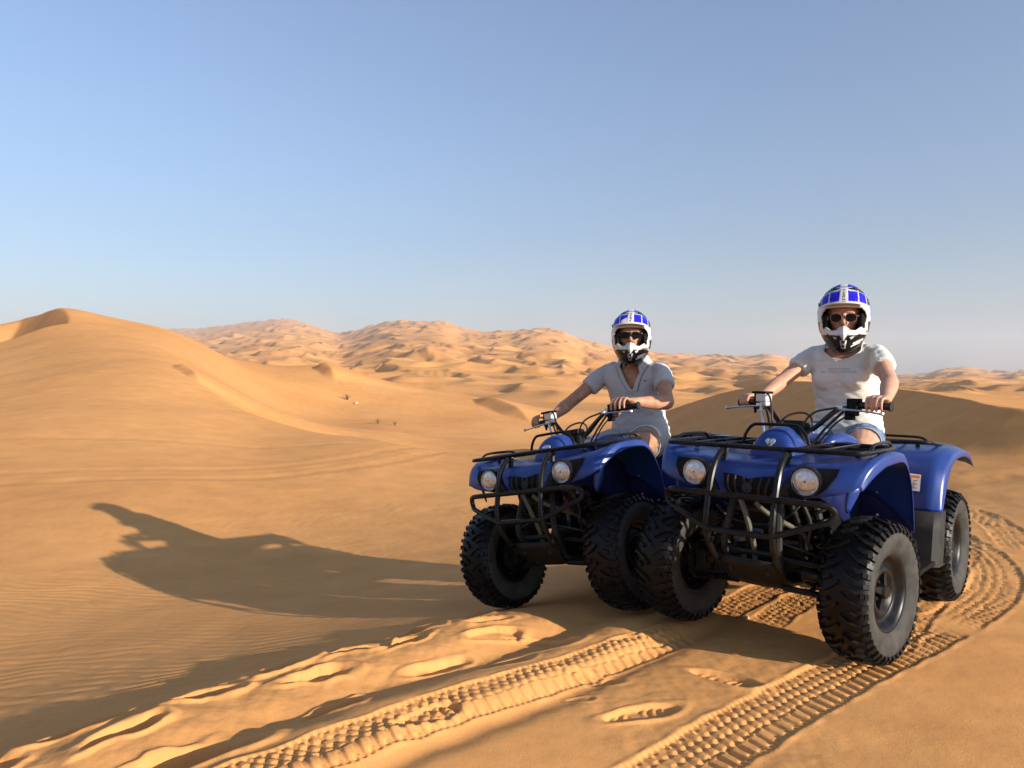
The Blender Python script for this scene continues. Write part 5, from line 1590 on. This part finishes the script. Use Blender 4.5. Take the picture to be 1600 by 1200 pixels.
    V = V + N * (fold_field(V, p['seed'] + 11, (16, 10, 6), (5, 24, 18), .0042) + fold_field(V, p['seed'] + 12, (30, 22, 6), (9, 34, 40), .0018))[:, None]
    set_vcos(tme, V)
    to = link('shorts', tme, root)
    for s in (1, -1):
        hj, kn, an = legs[s]
        kl = p['leg']; f1 = p['short_len']
        d = (kn - hj).normalized()
        c1 = hj.lerp(kn, f1)
        r1 = (.090 - .018 * f1) * kl + e2 * p['flare']
        n1 = d.cross(Vector((0, 0, 1))).normalized(); n2 = n1.cross(d)
        def crc(off, rad): return [c1 + d * off + (n1 * math.cos(a) + n2 * math.sin(a)) * (rad + .004 * math.sin(a * 3 + s)) for a in (2 * math.pi * i / 36 for i in range(36))]
        if p.get('lining'):
            # turned-up leg shows its pale lining over the top of the thigh
            def arc(off, rad): return [c1 + d * off + (n1 * math.cos(a) + n2 * math.sin(a)) * (rad + .004 * math.sin(a * 3 + s)) for a in (R(15 + 150 * i / 30) for i in range(31))]
            part('lining', MB().grid([arc(-.050, r1 + .0025), arc(-.03, r1 + .006), arc(.006, r1 + .008), arc(.010, r1 + .004), arc(.0, r1 - .004)]), 'white_lining', to)
        part('hem_band', MB().rings([crc(-.020, r1 + .0015), crc(.003, r1 + .003), crc(.006, r1 + .0005), crc(.0, r1 - .005), crc(-.02, r1 - .012)], cap0=False, cap1=False), p['hem_mat'], to)
    # shoes
    for s in (1, -1):
        an = legs[s][2]
        shoe = MB()
        limb(shoe, [an + Vector((-.045, 0, -.055)), an + Vector((.02, 0, -.055)), an + Vector((.10, s * .008, -.068)), an + Vector((.165, s * .014, -.078))], [.040, .046, .043, .034], 14)
        limb(shoe, [an + Vector((0, 0, .01)), an + Vector((.0, 0, -.04))], [.042, .045], 14)
        sm2 = remeshed(shoe, 'shoe', 'trainer_mesh', .006, 3)
        so2 = link('shoe', sm2, root)
        base = [an + Vector((x, s * .006 + y, -.108)) for x, y in ((-.09, -.02), (-.09, .02), (-.03, .036), (.06, .044), (.15, .044), (.20, .02), (.205, -.01), (.17, -.036), (.06, -.042), (-.03, -.036))]
        part('sole', MB().prism(base, (0, 0, .026)), 'trainer_sole', so2, bevel=.006)
    return root, H, so, arms, legs
def N_down(me):
    return vnor(me)[:, 2]

woman, H_w, shirt_w, arms_w, legs_w = build_person(
    'seated rider in cream T-shirt and denim shorts, round sunglasses under the helmet', quad_near,
    dict(skin='skin_fair', yaw=R(6), tilt=0.0, hip=(-.295, .035, .885), sL=(-.235, .190, 1.298), sR=(-.24, -.128, 1.296), k=.93, head=(-.135, .057, 1.470), head_rot=(R(0), R(2), R(17)), head_s=.98,
         eL=(.015, .318, 1.150), eR=(-.055, -.232, 1.150), arm=.92, leg=.98, kneeL=(.115, .222, .815), kneeR=(.13, -.235, .81), ankle=(.02, .335, .44),
         handL=dict(shift=.004, curl=.75, reach=.10, size=.95), handR=dict(shift=.004, curl=.85, reach=.0, size=.95), helmet_s=1.0, seed=3, style=1, round_lens=True,
         ease=.010, ease2=.004, hem=-.035, hem_off=(.01, .005, 0), sleeve=.50, shirt_mat='cream_cotton', shorts_mat='blue_denim', hem_mat='denim_edge', waist=.075, short_len=.42, flare=1.6,
         bust=[((-.160, .105, 1.175), .062), ((-.165, -.035, 1.172), .062)],
         neck=dict(c=(-.225, .032, 1.32), rx=.085, ry=.088, z0=-.03, zf=-.055)))
man, H_m, shirt_m, arms_m, legs_m = build_person(
    'seated rider in grey polo shirt and grey shorts, dark wraparound sunglasses under the helmet', quad_far,
    dict(skin='skin_tanned', yaw=R(4), tilt=-.155, hip=(-.30, .065, .880), sL=(-.245, .305, 1.262), sR=(-.25, -.075, 1.325), k=1.0, head=(-.125, .197, 1.480), head_rot=(R(-9), R(1), R(27)), head_s=1.0,
         eL=(-.06, .402, 1.050), eR=(-.045, -.275, 1.150), arm=.98, leg=1.06, kneeL=(.09, .255, .825), kneeR=(.13, -.24, .80), ankle=(.02, .335, .44),
         handL=dict(shift=-.028, curl=.12, reach=.75, size=1.05, spread=.004), handR=dict(shift=.004, curl=.6, reach=.3, size=1.05), helmet_s=.985, seed=8, style=0, round_lens=False,
         ease=.012, ease2=.012, hem=-.012, hem_off=(.0, .0, 0), sleeve=.50, lining=True, shirt_mat='grey_pique', shorts_mat='grey_canvas', hem_mat='grey_canvas', waist=.07, short_len=.58, flare=1.3,
         neck=dict(c=(-.235, .130, 1.325), rx=.085, ry=.090, z0=-.02, vdepth=.165, vz=.01, vw=.078, vy=.006)))

# ---- small things on the clothes
from mathutils.bvhtree import BVHTree
def front_hit(me, yaw, c, l, dz, tl=0.0):
    """point of the shirt front at side offset l and height dz from c"""
    bvh = BVHTree.FromPolygons([v.co for v in me.vertices], [tuple(p.vertices) for p in me.polygons])
    f = Vector((math.cos(yaw), math.sin(yaw), 0)); s = Vector((-math.sin(yaw), math.cos(yaw), tl))
    out = []
    for a, b in zip(l, dz):
        o = Vector(c) + s * a + Vector((0, 0, b)) + f * .5
        h = bvh.ray_cast(o, -f)
        out.append((h[0], h[1]) if h[0] is not None else None)
    return out
def shirt_text(shirt, yaw, c, lines):
    """printed lines, laid on the cloth letter by letter"""
    me = shirt.data
    mb = MB()
    for text, size, cz, width in lines:
        cu = bpy.data.curves.new('print', 'FONT'); cu.body = text; cu.size = size; cu.align_x = 'CENTER'; cu.resolution_u = 1
        o = bpy.data.objects.new('print', cu); col.objects.link(o)
        dg = bpy.context.evaluated_depsgraph_get(); dg.update()
        tm = bpy.data.meshes.new_from_object(o.evaluated_get(dg), depsgraph=dg)
        bpy.data.objects.remove(o, do_unlink=True)
        xs = [v.co.x for v in tm.vertices]
        sc = width / (max(xs) - min(xs))
        l = [v.co.x * sc for v in tm.vertices]; z = [v.co.y + cz for v in tm.vertices]
        hits = front_hit(me, yaw, c, l, z)
        vs = []
        for h in hits:
            vs.append(tuple(h[0] + Vector((math.cos(yaw), math.sin(yaw), 0)) * .0042) if h else (0, 0, 0))
        fs = [tuple(p.vertices) for p in tm.polygons if all(hits[i] for i in p.vertices)]
        mb.add(vs, fs)
        bpy.data.meshes.remove(tm)
    p = link('shirt_print', mb.mesh('shirt_print', 'print_ink', smooth=False), shirt)
    return p
shirt_text(shirt_w, R(6), (-.235, .030, 1.215), [('deep, them fearless,', .0105, 0, .110), ('fast, intense, and knowledge', .0105, -.015, .175)])

def strip_on(shirt, yaw, tl, c, path, width, thick, name, material, lift=.003):
    """a narrow band of cloth sewn along a path (side, height) on the shirt front"""
    hits = front_hit(shirt.data, yaw, c, [p[0] for p in path], [p[1] for p in path], tl)
    pts = [h for h in hits if h]
    rings = []
    for i, (p, n) in enumerate(pts):
        a = pts[max(0, i - 1)][0]; b = pts[min(len(pts) - 1, i + 1)][0]
        t = (b - a).normalized(); sd = n.cross(t).normalized()
        q = p + n * lift
        rings.append([q - sd * width / 2, q - sd * width / 2 + n * thick, q + sd * width / 2 + n * thick, q + sd * width / 2])
    return part(name, MB().rings(rings), material, shirt)
NC = (-.235, .130, 1.325)
for s in (1, -1):
    path = [(.006 + s * (.086 - .080 * t), .006 - .168 * t) for t in [i / 12 for i in range(13)]]
    strip_on(shirt_m, R(4), -.155, NC, [(a + s * .011, b) for a, b in path], .020, .004, 'placket', 'grey_pique')
    strip_on(shirt_m, R(4), -.155, NC, [(a + s * .0225, b - .006) for a, b in path], .004, .003, 'placket_edge', 'label_ink')
# collar standing round the neck and folding over
rings = []
for i in range(41):
    a = R(38 + (322 - 38) * i / 40)
    ca, sa = math.cos(a), math.sin(a)
    c = Vector(NC)
    front = max(0, ca)
    z0 = .050 - .055 * front
    def pt(r, z): return c + Vector((ca * (.074 + r) * 1.0, sa * (.082 + r), z + (-.155) * sa * (.082 + r)))
    rings.append([pt(-.010, z0 - .02), pt(-.006, z0 + .020), pt(.004, z0 + .024), pt(.024, z0 - .006), pt(.036, z0 - .034 - .02 * front), pt(.033, z0 - .037 - .02 * front), pt(.019, z0 - .008), pt(.002, z0 + .016), pt(-.002, z0 - .02)])
part('collar', MB().rings(rings), 'grey_pique', shirt_m)
strip_on(shirt_m, R(4), -.155, NC, [(.088, -.098), (.096, -.099), (.103, -.0995)], .008, .002, 'chest_logo', 'label_ink')

# ---------------------------------------------------------------- scattered small things
mat('dry_twig', (0.16, 0.115, 0.06), 0.9, noise=(30, .3, 4, (0.24, 0.18, 0.09)))
mat('dry_leaf', (0.17, 0.16, 0.07), 0.8, noise=(12, .3, 4, (0.26, 0.22, 0.11)))
mat('pale_stone', (0.52, 0.42, 0.30), 0.9, noise=(60, .2, 5))
def build_tuft(label, x, y, h, seed):
    rng = random.Random(seed)
    z = ground_at(x, y)
    stems = MB(); leaves = MB()
    for k in range(46):
        a = rng.uniform(0, 2 * math.pi); ln = rng.uniform(.15, 1.0); hh = h * rng.uniform(.45, 1.0)
        tip = (math.cos(a) * ln * h * .8, math.sin(a) * ln * h * .8, hh)
        mid = (tip[0] * .35, tip[1] * .35, hh * .62)
        b0 = (math.cos(a) * .05 * h, math.sin(a) * .05 * h, -.03)
        stems.tube([b0, mid, tip], [.009 * h, .007 * h, .003 * h], 4, smooth=2)
        for j in range(5):
            t = rng.uniform(.35, 1); p = Vector(b0).lerp(Vector(mid), min(1, t * 1.6)) if t < .6 else Vector(mid).lerp(Vector(tip), (t - .6) / .4)
            dv = Vector((rng.uniform(-1, 1), rng.uniform(-1, 1), rng.uniform(0, 1))).normalized() * h * .10
            sv = dv.cross(Vector((rng.uniform(-1, 1), rng.uniform(-1, 1), .3))).normalized() * h * .02
            leaves.add([p, p + dv * .5 + sv, p + dv, p + dv * .5 - sv], [(0, 1, 2, 3)])
    e = empty('desert_shrub', (x, y, z))
    e['label'] = label; e['category'] = 'shrub'; e['group'] = 'dry shrubs on the middle dune'
    part('stems', stems, 'dry_twig', e); part('leaves', leaves, 'dry_leaf', e, smooth=False)
    return e
build_tuft('larger dry shrub high on the middle dune slope left of the riders', -12.0, 55, .52, 1)
build_tuft('small dry shrub lower on the middle dune slope, left one of the pair', -8.0, 45, .34, 2)
build_tuft('small dry shrub lower on the middle dune slope, right one of the pair', -6.9, 44.5, .28, 3)
def build_stone(label, x, y, s, seed):
    rng = np.random.default_rng(seed)
    b = MB(); ball(b, (0, 0, 0), 1, (1, .8, .55), 10, 7)
    V = np.array(b.v); V *= (1 + .16 * rng.standard_normal(len(V)))[:, None] * s
    b.v = [tuple(p) for p in V]
    o = link('pebble', b.mesh('pebble', 'pale_stone'), None, (x, y, ground_at(x, y) + s * .25), (0, 0, rng.uniform(0, 6)))
    o['label'] = label; o['category'] = 'pebble'
build_stone('small pale pebble on shaded sand between the near quad bike\'s front wheels', 1.13, 3.62, .014, 4)
build_stone('pale stone lying on the middle dune beside the dry shrubs', -11.2, 54.2, .16, 5)

# ---------------------------------------------------------------- haze
def build_haze():
    bm = bmesh.new()
    bmesh.ops.create_cube(bm, size=1.0)
    me = bpy.data.meshes.new('haze'); bm.to_mesh(me); bm.free()
    o = bpy.data.objects.new('haze', me); col.objects.link(o)
    zs = np.empty(len(ground.data.vertices) * 3, np.float32); ground.data.vertices.foreach_get('co', zs)
    lo = float(zs[2::3].min()) - 1.0; hi = float(zs[2::3].max()) + 4.0
    o.location = (0, 0, (lo + hi) / 2); o.scale = (8900, 8900, hi - lo)
    m = bpy.data.materials.new('haze'); m.use_nodes = True
    nt = m.node_tree; nt.nodes.clear()
    out = nt.nodes.new('ShaderNodeOutputMaterial')
    pv = nt.nodes.new('ShaderNodeVolumePrincipled')
    pv.inputs['Color'].default_value = (0.86, 0.88, 0.93, 1)
    pv.inputs['Density'].default_value = HAZE
    pv.inputs['Anisotropy'].default_value = 0.2
    nt.links.new(pv.outputs[0], out.inputs['Volume'])
    me.materials.append(m)
    o['kind'] = 'stuff'
    o['label'] = 'thin pale haze lying over the far dunes'
    return o
HAZE = 0.0002
build_haze()
